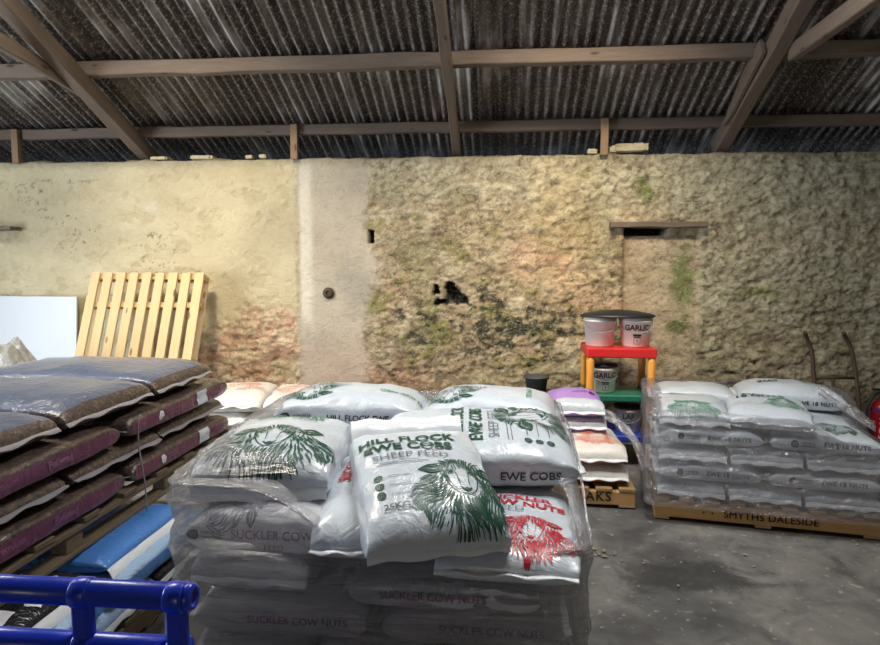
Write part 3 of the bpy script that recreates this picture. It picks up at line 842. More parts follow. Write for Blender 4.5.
# purple-banded pellet sacks above
PX = -1.6
pl = pallet('dark pallet carrying the plum-banded pellet sacks', 2.25, 1.05, .13, (PX-.01, 1.5, .385), PI/2, 9, .10, ('oldpal', 'oldpal'), blocks=True)
G2 = 'brown pellet sacks in the left stack'
side = lambda u, t: abs(u) < .93 and -.35 < math.sin(t) < .62 and (math.cos(t) < 0)
def plum(y0, y1, z, T, label, seed, extra):
    s = long_sack('pellet_sack', 'pellet', y0, y1, z, T, PX, .55, label, 'sack', G2, seed, 'finclear', 0, lambda u, t: abs(u) < .95 and PI*.957 < t < PI*1.16, 'plum', 40, 50)
    L = s.L
    if extra:
        s.put('paper_label', grid_rect(.115, .066, 8, 8), 'board', '-y', .18, .052, off=.004, label='white paper label')
        s.put('emblem', emblem(.021), 'white_ink', '-y', -.25, .052)
        s.put('emblem_lettering', small_lines(.10, .026), 'lilac_ink', '-y', -.15, .052)
        s.text('Premium', .036, 'lilac_ink', '-y', .36, .05)
    else:
        s.text('Premium', .04, 'lilac_ink', '-y', -.16, .05); s.text('Pelleted', .04, 'lilac_ink', '-y', .12, .05)
        s.put('emblem_lettering', small_lines(.13, .026), 'lilac_ink', '-y', -.38, .05)
    return s
plum(2.62, 3.66, .518, .105, 'plum-banded pellet sack with a white label, lying directly on the pallet', 41, True)
plum(1.55, 2.60, .518, .105, 'plum-banded pellet sack without a label, lying directly on the pallet', 42, False)
for k, (y0, y1, l) in enumerate(((2.93, 3.66, 'brown pellet sack squeezed between the two labelled plum-banded sacks'),
                                (2.26, 2.92, 'brown pellet sack, second layer from the pallet, crossing the string'),
                                (1.58, 2.25, 'brown pellet sack, second layer from the pallet, at the left edge of the photo'))):
    cross_sack('pellet_sack', 'pellet', y0, y1, .625, .10, PX, .98, l, 'sack', G2, 51+k, 'finclear', -.02 if k == 0 else 0., .01)
plum(2.60, 3.66, .728, .105, 'upper plum-banded pellet sack with a white label', 43, True)
plum(1.53, 2.58, .728, .105, 'upper plum-banded pellet sack without a label, at the left edge', 44, False)
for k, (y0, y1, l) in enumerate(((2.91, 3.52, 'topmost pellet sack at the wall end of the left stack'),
                                (2.26, 2.90, 'topmost pellet sack in the middle of the left stack, blue sheen painted on top'),
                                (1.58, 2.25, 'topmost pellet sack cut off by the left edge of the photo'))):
    s = cross_sack('pellet_sack', 'pellet', y0, y1, .835, .125, PX, 1.0, l, 'sack', G2, 61+k, 'finclear', -.02, .01, .026, lambda u, t: abs(u) < .955 and math.sin(t) > .25, 'sky_sheen', 30, 40)
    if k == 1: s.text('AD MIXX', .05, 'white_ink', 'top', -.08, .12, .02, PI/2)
tube('string', [(PX+.03, 2.66, .84), (PX+.025, 2.65, .80), (PX+.014, 2.665, .70), (PX+.03, 2.66, .60), (PX+.035, 2.67, .50), (PX+.03, 2.68, .40)], .0035, M['finclear'], None, 6)
tag(bpy.data.objects['string'], 'twisted clear wrap string hanging down the side of the left stack', 'string')

# ================================================================== CENTRE STACK
pallet('pallet under the wrapped centre stack of white sacks', 1.26, 1.34, .125, (-1.03, 1.96, 0), 0, 7, .10, ('oldpal', 'oldpal'))
GC = 'white feed sacks in the centre stack'
def feed(label, x, y, z, rz, L=.62, W=.42, T=.145, seed=0, tilt=0., roll=0., group=GC, mat='white', cat='sack', **kw):
    s = Sack('feed_sack', L, W, T, mat, None, (x, y, z), (roll, -tilt, rz), seed, **kw)
    tag(s.o, label, cat, group); return s
R90 = PI/2
lowk = dict(nu=30, nt=40, amp=.006, bulge=.008)
# lower layers (x -1.0..0.22, y 1.98..3.3)
X0 = -1.03
for lay, z in enumerate((.128, .268, .408)):
    nm = ('bottom', 'second', 'third')[lay]
    if lay % 2 == 0:
        for k in range(3 if lay == 0 else 1):
            s = feed('%s white sack end-on in the %s layer of the wrapped centre stack' % (('left', 'middle', 'right')[k], nm), X0+.21+.42*k, 2.29, z, R90, seed=70+lay*5+k, W=.405, mat='greyw', droop=.02, **lowk)
        for k in range(2):
            feed('%s rear white sack in the %s layer of the wrapped centre stack' % (('left', 'right')[k], nm), X0+.315+.63*k, 2.83, z, 0, L=.60, W=.40, seed=80+lay*5+k, mat='greyw', **lowk)
    else:
        for k in range(2):
            s = feed('%s long white sack facing front in the %s layer of the wrapped centre stack' % (('left', 'right')[k], nm), X0+.315+.63*k, 2.17, z, 0, L=.58, W=.40, seed=90+lay*5+k, mat='greyw', **lowk)
            s.text('SUCKLER COW NUTS', .034, 'lilac_ink', '-y', .06, .07, .015)
        for k in range(3):
            feed('%s rear white sack end-on in the %s layer of the wrapped centre stack' % (('left', 'middle', 'right')[k], nm), X0+.21+.42*k, 2.70, z, R90, seed=100+lay*5+k, W=.405, mat='greyw', **lowk)
# fourth layer
z4 = .552
s = feed('long sack lettered in dull plum across its front, directly under the front-left sack', X0+.285, 2.17, z4, 0, L=.56, W=.42, seed=111, mat='greyw', nu=44, nt=52)
s.text('SUCKLER COW NUTS', .038, 'lilac_ink', '-y', .07, .075, .02, spacing=1.02)
s.text('FEED', .03, 'lilac_ink', '-y', .02, .030, .0)
s.put('emblem', emblem(.022), 'ink', '-y', -.25, .072); s.put('emblem_lettering', small_lines(.07, .028), 'grey_ink', '-y', -.185, .072)
s.put('sheep_motif', sheep(5, .6), 'grey_ink', 'top', -.12, -.13, .24)
s = feed('long sack low at the front under the leaning sack, behind the film', -.17, 2.12, .411, math.radians(-2), L=.60, W=.40, T=.125, seed=112, mat='greyw', nu=40, nt=48)
s.text('SUCKLER COW NUTS', .034, 'lilac_ink', '-y', -.03, .058, .02)
s = feed('white sack with red lettering and a red sheep at the front right corner', 0.03, 2.19, .535, R90-.04, L=.66, W=.44, T=.115, seed=113, bulge=.02, nu=40, nt=44)
s.text('SUCKLER', .058, 'red_ink', 'top', .078, -.025, .03, name='brand_lettering'); s.text('COW NUTS', .058, 'red_ink', 'top', .020, -.035, .03, name='brand_lettering')
s.text('FEED', .046, 'grey_ink', 'top', -.034, .0, -.004, name='feed_lettering')
s.put('sheep_motif', sheep(9, .9, True), 'red_ink', 'top', -.195, -.075, .25)
for k, (x, y) in enumerate(((-.82, 2.88), (-.40, 2.80), (.02, 2.90))):
    feed('%s inner white sack under the rear sacks of the centre stack' % ('left', 'middle', 'right')[k], x, y, z4, R90, L=.66 if k != 2 else .60, W=.40, seed=114+k, mat='greyw', **lowk)
# A: front left
s = feed('plump white sack at the front left with a large green sheep, flat on the stack', -.835, 2.375, .70, R90+math.radians(6), L=.68, W=.47, T=.145, seed=121, bulge=.035, nu=44, nt=48, droop=.05, kend=7)
title(s, 'HILL FLOCK', 'EWE COBS', 'SHEEP FEED', .225, 0, .056, 'midgreen', 'midgreen')
s.put('sheep_motif', sheep(3, 1.0), 'green', 'top', -.175, .0, .37, sx=1.15)
sackA = s
# C: slumped between
s = feed('white sack with red lettering wedged low between the two big front sacks', -.465, 2.19, .618, R90+math.radians(3), L=.60, W=.27, T=.12, seed=122, tilt=math.radians(9), nu=32, nt=36)
s.text('SUCKLER', .05, 'red_ink', 'top', .08, .07, .03, R90, name='brand_lettering')
# F: right, lying across
s = feed('white sack lying crosswise at the back right, its green lettering turned sideways', -.105, 2.61, .69, PI+math.radians(3), L=.76, W=.54, T=.15, roll=math.radians(-7), seed=123, bulge=.03, nu=44, nt=48, tilt=math.radians(-1))
s.text('HILL FLOCK', .072, 'green', 'top', .07, .0, .028, name='brand_lettering'); s.text('EWE COBS', .072, 'green', 'top', -.005, .0, .028, name='brand_lettering')
s.text('SHEEP FEED', .06, 'grey_ink', 'top', -.075, .0, -.004, name='feed_lettering')
s.put('fine_print', grid_rect(.28, .003, 14, 1), 'grey_ink', 'top', -.125, .04); s.put('fine_print', grid_rect(.28, .003, 14, 1), 'grey_ink', 'top', -.14, .04)
s.put('sheep_motif', sheep(4, 1.0), 'green', 'top', -.255, -.10, .40, rot=.4)
for k in range(3):
    s.put('icon', emblem(.015), 'green', 'top', -.20-.042*k, .17); s.put('fine_print', grid_rect(.003, .10, 1, 6), 'grey_ink', 'top', -.20-.042*k, .08, rot=PI/2*0+PI/2)
s.text('HILL F', .046, 'ink', '+y', .07, .062, .02); s.text('EWE COBS', .046, 'ink', '+y', -.20, .062, .02)
# D, E: back row
s = feed('white sack lettered along its side at the back left of the centre stack', -.72, 3.12, .715, 0, L=.68, W=.44, T=.15, seed=124, bulge=.035, nu=44, nt=44)
s.text('HILL FLOCK EWE COBS', .038, 'ink', '-y', .115, .07, .022)
s.put('emblem', emblem(.026), 'ink', '-y', -.285, .07); s.put('emblem_lettering', small_lines(.085, .032), 'grey_ink', '-y', -.20, .07)
s.put('sheep_motif', sheep(6, .7), 'green', 'top', -.20, -.04, .30, rot=-R90)
s.text('SHEEP FEED', .04, 'midgreen', 'top', .24, -.06, .02, -R90)
s = feed('white sack with glossy creases at the back right, behind the crosswise sack', -.05, 3.16, .715, math.radians(-3), L=.62, W=.44, T=.145, seed=125, bulge=.03, nu=44, nt=44)
s.text('HILL FLOCK EWE COBS', .04, 'ink', '-y', .03, .075, .022)
s.put('sheep_motif', sheep(6, .7), 'green', 'top', -.19, -.06, .28, rot=-R90); s.text('EWE COBS', .036, 'midgreen', 'top', .18, -.04, .02, 0)
# B: leaning on top
def drapeB(p):
    return Vector((p.x, p.y, p.z-.012*max(0, -p.x/.31)**2-.015*max(0, p.x/.31)**2))
s = feed('large white sack in the middle leaning forwards, HILL FLOCK lettering above a green sheep', -.265, 2.115, .705, R90+math.radians(17), L=.63, W=.44, T=.13, seed=126, bulge=.03, nu=48, nt=52, tilt=math.radians(14), roll=0, droop=.02, deform=drapeB, kend=7, headfin=.075)
title(s, 'HILL FLOCK', 'EWE COBS', 'SHEEP FEED', .15, .035, .062)
s.put('fine_print', grid_rect(.17, .003, 10, 1), 'grey_ink', 'top', -.012, .07); s.put('fine_print', grid_rect(.13, .003, 10, 1), 'grey_ink', 'top', -.002, .08)
s.put('sheep_motif', sheep(2, 1.3), 'green', 'top', -.155, -.105, .335)
icons(s, -.085, .155, d=.038)
s.text('25KG', .034, 'ink', 'top', -.215, .115, .015, off=.006)
sackB = s

# stretch film round the centre stack
def ring_path(cx, cy, hx, hy, rot, rc, n=220):
    pts = []
    seg = [((hx-rc), -hy, 1, 0), ]
    per = []
    def arc(ax, ay, a0):
        for k in range(9): per.append((ax+rc*math.cos(a0+R90*k/8), ay+rc*math.sin(a0+R90*k/8), math.cos(a0+R90*k/8), math.sin(a0+R90*k/8)))
    arc(hx-rc, -hy+rc, -R90); arc(hx-rc, hy-rc, 0); arc(-hx+rc, hy-rc, R90); arc(-hx+rc, -hy+rc, PI)
    per.append(per[0])
    out = []
    for a, b in zip(per[:-1], per[1:]):
        d = math.hypot(b[0]-a[0], b[1]-a[1]); m = max(1, int(d/.02))
        for k in range(m):
            t = k/m; q = [a[i]*(1-t)+b[i]*t for i in range(4)]
            out.append((q[0], q[1], q[2], q[3]))
    c, s_ = math.cos(rot), math.sin(rot)
    return [(cx+x*c-y*s_, cy+x*s_+y*c, nx*c-ny*s_, nx*s_+ny*c) for x, y, nx, ny in out]
def film(name, label, path, z0, ztop, mat, seed, amp=.012, over=.05, rows=46, lean=None, group=None):
    V, F = [], []; n = len(path); s = 0
    arc = [0]
    for i in range(n): arc.append(arc[-1]+math.hypot(path[(i+1) % n][0]-path[i][0], path[(i+1) % n][1]-path[i][1]))
    for j in range(rows+4):
        t = min(1, j/rows)
        for i in range(n):
            x, y, nx, ny = path[i]; a = arc[i]
            zt = ztop(x, y); z = z0+(zt-z0)*t
            k = a/arc[-1]*2*PI; px, py = math.cos(k)*arc[-1]/6.28, math.sin(k)*arc[-1]/6.28
            zz = z+.10*math.sin(px*1.7+seed)+.06*px
            w = nz(px*2.4+seed, py*2.4, zz*13)*amp+nz(px*7, py*7+seed, zz*30)*amp*.45+nz(px*1.1, py*1.1, seed+z*1.3)*amp*.8
            w += (abs(nz(px*1.8+9, py*1.8, zz*19+seed))**.6-.4)*amp*.9
            w = w*(.6+.4*t)
            o = 0
            if j > rows:
                q = (j-rows)/3; o = -over*q*(1+.6*nz(px*4, py*4, seed)); z += .012*math.sin(q*2.2)+.012*nz(px*8, py*8, seed+4)
            if lean: o += lean(x, y, z, t)
            V.append((x+nx*(w+o), y+ny*(w+o), z))
    for j in range(rows+3):
        for i in range(n): F.append((j*n+i, j*n+(i+1) % n, (j+1)*n+(i+1) % n, (j+1)*n+i))
    o = link(name, V, F, mat, None, True)
    return tag(o, label, 'plastic film', group)
def topC(x, y):
    fl = .80-.20*sstep(-.80, -.36, x)
    fr = fl+.04*sstep(-.1, .3, x)
    back = .80 if x > -.2 else .83
    b = sstep(2.0, 2.75, y)
    r = fr*(1-b)+back*b
    return r+.012*nz(x*6, y*6)
pathC = ring_path(-.40, 2.615, .685, .70, 0, .10)
fo = film('stretch_film', 'clear stretch film wrapped round the lower part of the centre stack', pathC, .03, topC, M['film'], 5, .013, .07, 84)
def hem(obj, path, ztop, mat, seed, r=.007):
    pts = []
    for i in range(0, len(path), 3):
        x, y, nx, ny = path[i]; o = .004+.010*nz(x*4, y*4, seed)
        pts.append((x+nx*o, y+ny*o, ztop(x, y)+.006*nz(x*9, y*9, seed)))
    pts.append(pts[0])
    tube('rolled_edge', pts, lambda t: r*(.55+.9*abs(nz(t*37, seed))), mat, obj, 7, False, False)
hem(fo, pathC, topC, M['filmthick'], 3)
# film drawn over the shoulder of the front-left sack, same sheet
def add_drape(obj, sack, u0, u1, t0, t1, off=.012, n=40, seed=1, edge=None):
    me = obj.data; bm = bmesh.new(); bm.from_mesh(me); mw = Matrix.LocRotScale(sack.o.location, sack.o.rotation_euler, Vector((1, 1, 1)))
    g = []
    for j in range(n+1):
        row = []
        for i in range(n+1):
            u = u0+(u1-u0)*i/n; t = t0+(t1-t0)*j/n
            p = sack.P(u, t); d = Vector((0, math.cos(t), math.sin(t)))
            p = p+d*(off+abs(nz(u*7+seed, t*4))*.014+nz(u*3, t*9, seed)*.006)
            row.append(bm.verts.new(mw @ p))
        g.append(row)
    for j in range(n):
        for i in range(n):
            if edge and not edge((i+.5)/n, (j+.5)/n): continue
            bm.faces.new((g[j][i], g[j][i+1], g[j+1][i+1], g[j+1][i]))
    bmesh.ops.delete(bm, geom=[v for v in bm.verts if not v.link_faces], context='VERTS')
    for f in bm.faces: f.smooth = True
    bm.to_mesh(me); bm.free()
add_drape(fo, sackA, -.99, .7, PI*.60, -PI*.06, edge=lambda a, b: b > .52-.5*(1-a)*(1-a)+.06*math.sin(a*9))

# ================================================================== BACK LEFT: orange-printed sacks
pallet('pallet behind the centre stack carrying orange-printed sacks', 1.0, .9, .125, (-2.15, 4.22, 0), 0, 6, .10)
GO = 'orange-printed white sacks behind the left stack'
for k in range(4):
    for q, x in enumerate((-1.93, -1.45)):
        if k == 3 and q == 1: pass
        lab = '%s sack, %s layer of the orange-printed stack behind the centre pallet' % (('left', 'right')[q], ('bottom', 'second', 'third', 'top')[k])
        if k == 3: lab = ('white sack with orange print on top of the stack behind, beside the plum-banded sacks', 'white sack with faint orange print on top of the stack behind, half hidden by film')[q]
        s = feed(lab, x+.02*(k % 2), 4.56, .128+.112*k, R90+(.12 if k == 3 else 0), L=.66, W=.45, T=.115, seed=140+k*2+q, group=GO, mat='orangew', nu=22, nt=26, bulge=.02, amp=.012)
        if k >= 2:
            s.put('sheep_motif', sheep(8, .4), 'orange_ink', 'top', -.02, 0, .34); s.text('EWE', .09, 'orange_ink', 'top', .22, 0, .02); 

# ================================================================== MIDDLE: orange and lilac sacks
mp = pallet('short pallet with black stencilled letters between the centre and right stacks', .80, .95, .122, (.025, 4.0, 0), math.radians(-1), 6, .10)
flat_text('stencil', 'LLAKS', .082, M['stencil'], mp.children[0], (.53, -.006, .066), (PI/2, 0, 0), .02, 1.12)
GM = 'sacks on the short middle pallet'
cb = lambda u, t: u < .2 and math.sin(t) < -.12
def midsack(label, x, y, z, mat, seed, L=.62, W=.41, T=.112, mat2=None, band=None, rz=R90, **kw):
    s = Sack('feed_sack', L, W, T, mat, None, (x, y, z), (0, 0, rz), seed, 28, 34, kw.pop('bulge', .02), .008, .03, kw.pop('droop', .012), 'fin', band, None, .4, 8, mat2)
    tag(s.o, label, 'sack', GM); return s
endband = lambda u, t: abs(u) > .93 and math.sin(t) < -.0 or (math.sin(t) < -.05)
midsack('white sack with a rust-brown underside lying directly on the stencilled pallet', .588, 4.34, .124, 'orangew', 151, mat2='brownband', band=endband)
s = midsack('white sack printed with an orange flower, second up on the stencilled pallet', .58, 4.345, .24, 'orangew', 152, mat2='brownband', band=endband, bulge=.035)
s.put('sheep_motif', sheep(7, .7), 'orange_ink', 'top', -.12, -.04, .26)
for q in range(2): s.text('CALF', .05, 'orange_ink', 'top', .06, .07-.14*q, .02)
s.put('sheep_motif', sheep(8, .4), 'orange_ink', 'top', -.08, .16, .12)
midsack('orange-printed white sack hidden behind film at the left of the stencilled pallet', .20, 4.34, .124, 'orangew', 153, W=.33)
s = midsack('grey-white sack with lilac edges under the lilac one', .515, 4.58, .378, 'greyw', 154, .52, .37, .095, 'purplew', endband)
s = midsack('lilac sack with a white front edge on top of the middle pallet', .505, 4.58, .478, 'purplew', 155, .52, .36, .10, 'white', lambda u, t: u < -.72 and math.sin(t) > -.4, bulge=.045)
s.put('emblem', emblem(.022), 'purple_ink', 'top', -.06, -.11); s.put('emblem_lettering', small_lines(.10, .03), 'purple_ink', 'top', -.06, -.03)
s.text('EWE', .035, 'purple_ink', 'top', .12, .10, .02); s.put('emblem_lettering', small_lines(.16, .024), 'purple_ink', 'top', .02, -.05)
def strip(name, label, pts, width, seed, mat='filmheap', side=(1, 0, 0), nv=9):
    """hanging ribbon of stretch film along a path"""
    P = spline(pts, 8); V, F = [], []; sd = Vector(side).normalized(); n = len(P)
    for i, p in enumerate(P):
        t = i/(n-1)
        for j in range(nv):
            q = j/(nv-1)-.5
            V.append(p+sd*q*width*(.75+.5*abs(nz(t*3, seed)))+Vector((0, -.02, .01))*math.sin(q*11+t*4+seed)*.5+Vector((.008*nz(t*9, q*3, seed), -.012*nz(t*7, q*6, seed+3), 0)))
    for i in range(n-1):
        for j in range(nv-1): F.append((i*nv+j, i*nv+j+1, (i+1)*nv+j+1, (i+1)*nv+j))
    return tag(link(name, V, F, M[mat], None, True), label, 'plastic film')
strip('film_strip', 'strip of torn stretch film hanging down the left side of the lilac sack', [(.335, 4.33, .60), (.345, 4.12, .44), (.37, 3.985, .28), (.40, 3.97, .13)], .055, 2)
strip('film_strip', 'strip of torn stretch film trailing off the right end of the lilac sack', [(.66, 4.32, .53), (.76, 4.24, .47), (.84, 4.10, .37), (.88, 4.03, .24)], .07, 5, 'film', (.5, 0, .9))

# ================================================================== TUBS, SHELF, BUCKETS
t = thing('tub', 'dark grey plastic pot standing on a larger black tub by the wall', 'pot', (.27, 5.12, .492))
lathe('body', [(.075, 0), (.09, .115), (.094, .115), (.094, .128), (.086, .128), (.072, .01), (.001, .01)], M['greypl'], t, 32)
lathe('rim', [(.0945, .112), (.099, .112), (.099, .128), (.0945, .128)], M['greypl'], t, 32)
t = thing('tub', 'black plastic tub standing on the floor behind the centre stack', 'pot', (.29, 5.12, 0))
lathe('body', [(.12, 0), (.155, .47), (.001, .475)], M['blackpl'], t, 32); lathe('rim', [(.156, .455), (.168, .455), (.168, .489), (.001, .489)], M['blackpl'], t, 32)

sh = thing('shelf_unit', 'small toy-coloured shelf with red, green and blue shelves on yellow posts by the wall', 'shelf', (.865, 5.0, 0))
def tray(z, h, mat, w=.50, d=.40):
    bm = rough_box(-w/2, w/2, -d/2, d/2, z, z+h, .3, 0, .008); from_bm('shelf_board', bm, mat, sh)
tray(.815, .07, M['redpl']); tray(.49, .05, M['greenpl']); tray(.19, .05, M['bluepl'])
for x in (-.22, .22):
    for y in (-.165, .165):
        for z0, z1 in ((0, .192), (.238, .492), (.538, .817)):
            lathe('post', [(.024, z0), (.03, z0+.03), (.027, (z0+z1)/2), (.03, z1-.03), (.024, z1)], M['yellowpl'], sh, 16, (x, y, 0))
def bucket(label, x, y, z, r, h, text, rot, lid=True):
    b = thing('bucket', label, 'bucket', (x, y, z), rot, 'white tubs on the shelf')
    lathe('body', [(r*.82, 0), (r*.86, .004), (r*.985, h*.86), (r*1.04, h*.86), (r*1.04, h*.9), (r, h*.9), (r*1.03, h), (r*.97, h), (r*.80, .012), (.001, .012)], M['bucket'], b, 40)
    if lid: lathe('lid', [(r*1.05, h*.965), (r*1.07, h*.965), (r*1.07, h+.012), (r*.9, h+.016), (.001, h+.02)], M['blackpl'], b, 40)
    hp = [(r*1.03*math.cos(a), -r*1.06*math.sin(a)-.004, h*.84-.075*math.sin(a)**1.0) for a in [PI*k/20 for k in range(21)]]
    tube('handle', hp, .0028, M['steel'], b, 6, False)
    if text:
        rr = lambda zz: r*(.86+.125*zz/(h*.86))
        P, F = text_tris(text, .056, .03, .012, 1.0)
        link('lettering', [(rr(h*.66+yy)*1.012*math.sin(xx/r), -rr(h*.66+yy)*1.012*math.cos(xx/r), h*.66+yy) for xx, yy in P], F, M['stencil'], b, False)
        for nm, (P, F) in (('printed_icon', union((*grid_rect(.062, .016, 5, 1), (0, .03)), (*grid_rect(.052, .008, 5, 1), (0, .014)), (*grid_rect(.003, .042, 1, 3), (-.025, -.012)), (*grid_rect(.003, .042, 1, 3), (.025, -.012)), (*grid_rect(.05, .003, 5, 1), (0, -.034)), (*grid_rect(.006, .022, 1, 2), (0, -.012)))),):
            link(nm, [(rr(h*.27+yy)*1.013*math.sin(xx/r), -rr(h*.27+yy)*1.013*math.cos(xx/r), h*.27+yy) for xx, yy in P], F, M['stencil'], b, False)
    return b
bucket('plain white bucket on the left of the red shelf top', .728, 4.97, .887, .118, .215, None, 0, False)
bucket('white bucket printed GARLIC on the right of the red shelf top', .99, 4.97, .887, .118, .215, 'GARLIC', math.radians(-4), False)
bucket('white bucket printed GARLIC on the green middle shelf', .755, 4.97, .542, .108, .195, 'GARLIC', math.radians(6))
bucket('white bucket printed LAF standing on the blue bottom shelf', .95, 4.96, .242, .10, .185, 'LAF', math.radians(-8))
lathe('lid', [(.278, 0), (.285, .004), (.285, .014), (.25, .026), (.15, .045), (.001, .055)], M['blackpl'], None, 56, (.858, 4.97, 1.103), True, .96, .6)
o = bpy.data.objects.get('lid.002') or [q for q in bpy.data.objects if q.name.startswith('lid') and not q.parent][0]
o.name = 'rubber_lid'; tag(o, 'wide domed black rubber lid lying across both buckets on the red shelf', 'lid')

# ================================================================== RIGHT STACK
RA = math.radians(-9.7); ca, sa = math.cos(RA), math.sin(RA); RO = Vector((.905, 3.845, 0))
def rp(x, y, z=0): return (RO.x+x*ca-y*sa, RO.y+x*sa+y*ca, z)
rpal = pallet('pallet stencilled SMYTHS DALESIDE under the right-hand wrapped stack', 1.18, 1.0, .128, rp(0, 0), RA, 9, .085)
flat_text('stencil', 'SMYTHS DALESIDE', .057, M['stencil'], rpal.children[0], (.625, -.0075, .062), (PI/2, 0, 0), .004, 1.05)
for q in (0, 1): flat_text('stencil', '+', .03, M['stencil'], rpal.children[0], (.27+.05*q, -.0065, .062), (PI/2, 0, 0), .02)
GR = 'white feed sacks in the right stack'
rk = dict(nu=24, nt=30, amp=.007, bulge=.012)
def rsack(label, x, y, z, rz, **kw):
    px = rp(x, y, z); k = dict(rk); k.update(kw)
    return feed(label, px[0], px[1], px[2], RA+rz, group=GR, **k)
def side_print(s, dx=0.):
    s.put('emblem', emblem(.019), 'ink', '-y', -.16+dx, .052); s.put('emblem_lettering', small_lines(.075, .026), 'grey_ink', '-y', -.095+dx, .052)
    s.text('EWE 18 NUTS', .036, 'ink', '-y', .10+dx, .052, .02, spacing=1.05)
names = ('bottom', 'second', 'third', 'fourth')
zs = (.131, .237, .343, .449)
for lay in range(4):
    z = zs[lay]
    if lay % 2 == 0:
        for k in range(3):
            rsack('%s of three white sacks end-on in the %s layer of the right stack' % (('leftmost', 'middle', 'rightmost')[k], names[lay]), .20+.395*k, .295, z, R90, L=.56, W=.385, T=.10, seed=200+lay*10+k, mat='white', droop=.025)
        rsack('rear white sack seen through film on the left flank, %s layer of the right stack' % names[lay], .30, .80, z, 0, L=.56, W=.38, T=.10, seed=205+lay*10)
        rsack('rear right white sack in the %s layer of the right stack' % names[lay], .89, .80, z, 0, L=.56, W=.38, T=.10, seed=206+lay*10)
    else:
        for k in range(2):
            s = rsack('%s long white sack lettered EWE 18 NUTS, %s layer of the right stack' % (('left', 'right')[k], names[lay]), .295+.595*k, .195, z, 0, L=.56, W=.38, T=.10, seed=210+lay*10+k, nu=40, nt=52, bulge=.016 if lay == 3 else .01)
            side_print(s)
            if lay == 3 and k == 1:
                s.put('sheep_motif', sheep(6, .6), 'green', 'top', .10, -.02, .22); s.put('sheep_motif', sheep(5, .5), 'green', 'top', -.22, .08, .14)
        for k in range(3):
            rsack('%s rear white sack end-on in the %s layer of the right stack' % (('left', 'middle', 'right')[k], names[lay]), .20+.395*k, .69, z, R90, L=.56, W=.385, T=.10, seed=215+lay*10+k)
s = rsack('white sack under film at the front left corner on top of the right stack', .205, .30, .557, R90, L=.57, W=.40, T=.10, seed=251, bulge=.02, nu=34, nt=36, droop=.03)
s.put('sheep_motif', sheep(3, .8), 'midgreen', 'top', -.20, .0, .26); s.text('EWE', .05, 'midgreen', 'top', .12, .06, .02)
s = rsack('puffed white sack with green print lying askew in the middle of the right stack top', .64, .31, .557, R90-.12, L=.60, W=.44, T=.105, seed=252, bulge=.035, nu=36, nt=38, roll=0)
s.text('EWE', .07, 'green', 'top', .10, .06, .03); s.text('18 NUTS', .07, 'green', 'top', .03, .04, .03); s.put('sheep_motif', sheep(6, .6), 'midgreen', 'top', -.10, -.08, .2)
s = rsack('white sack under film at the rear left on top of the right stack', .27, .80, .557, 0, L=.54, W=.40, T=.10, seed=253, bulge=.025, nu=30, nt=34)
s = rsack('highest white sack of the right stack, lying at the back with print along its side', .86, .80, .567, math.radians(-4), L=.62, W=.42, T=.12, seed=254, bulge=.04, nu=36, nt=38)
side_print(s, .04); s.text('EWE', .06, 'green', 'top', -.12, -.02, .03, -R90*0-R90); s.text('NUTS', .05, 'midgreen', 'top', .15, .0, .02, -R90)
def topR(x, y):
    lx = (x-RO.x)*ca+(y-RO.y)*sa; ly = -(x-RO.x)*sa+(y-RO.y)*ca
    f = .645-.135*sstep(.75, 1.05, lx)-.02*sstep(.2, .7, lx)
    b = .66
    k = sstep(.3, .8, ly)
    return f*(1-k)+b*k+.012*nz(x*5, y*5, 3)
c = rp(.585, .495)
film('stretch_film', 'cloudy stretch film wrapped round the right-hand stack', ring_path(c[0], c[1], .645, .565, RA, .07), .10, topR, M['filmthick'], 13, .014, .10, 70)
# loose band of film slanting down at the back right of the stack
V, F = [], []
a, b = Vector(rp(1.0, .62, .70)), Vector(rp(1.22, .30, .56))
for j in range(9):
    for i in range(25):
        t = i/24; p = a.lerp(b, t); w = (j/8-.5)*.11*(1-.35*t)
        V.append(p+Vector((.35*w, .8*w, .55*w))+Vector((0, 0, .012*math.sin(j*1.6+t*3)+.01*nz(t*6, j))))
for j in range(8):
    for i in range(24): F.append((j*25+i, j*25+i+1, (j+1)*25+i+1, (j+1)*25+i))
tag(link('film_strip', V, F, M['filmthick'], None, True), 'loose twisted strip of film hanging off the top right of the right stack', 'plastic film')

# ================================================================== SACK TRUCK, EXTINGUISHER
st = thing('sack_truck', 'rusty two-handled sack truck standing against the wall at the right', 'sack truck', (2.55, 5.28, 0))
def h(x, t): return [(x, -.10, .02), (x-.02, -.04, .35), (x-.035, .02, .60), (x-.045, .05, .76), (x-.075, .06, .86), (x-.125, .03, .945), (x-.135, .01, .965)]
tube('frame_tube', [(-.12, -.10, .02), (-.12, -.02, .45), (-.12, .04, .68), (-.125, .06, .80), (-.15, .07, .88), (-.185, .05, .945), (-.20, .03, .965)], .0155, M['rust'], st)
tube('frame_tube', [(.205, -.10, .02), (.20, -.02, .45), (.19, .04, .68), (.175, .06, .80), (.15, .07, .88), (.105, .05, .945), (.085, .03, .965)], .0155, M['rust'], st)
tube('cross_bar', [(-.12, .025, .615), (.195, .025, .615)], .012, M['rust'], st, 10, False)
tube('cross_bar', [(-.12, -.05, .30), (.20, -.05, .30)], .012, M['rust'], st, 10, False)
tube('centre_strut', [(.02, .025, .615), (.03, -.05, .30)], .012, M['rust'], st, 10, False)
from_bm('toe_plate', rough_box(-.18, .26, -.28, -.08, .004, .014, .3, 0, .002), M['rust'], st)
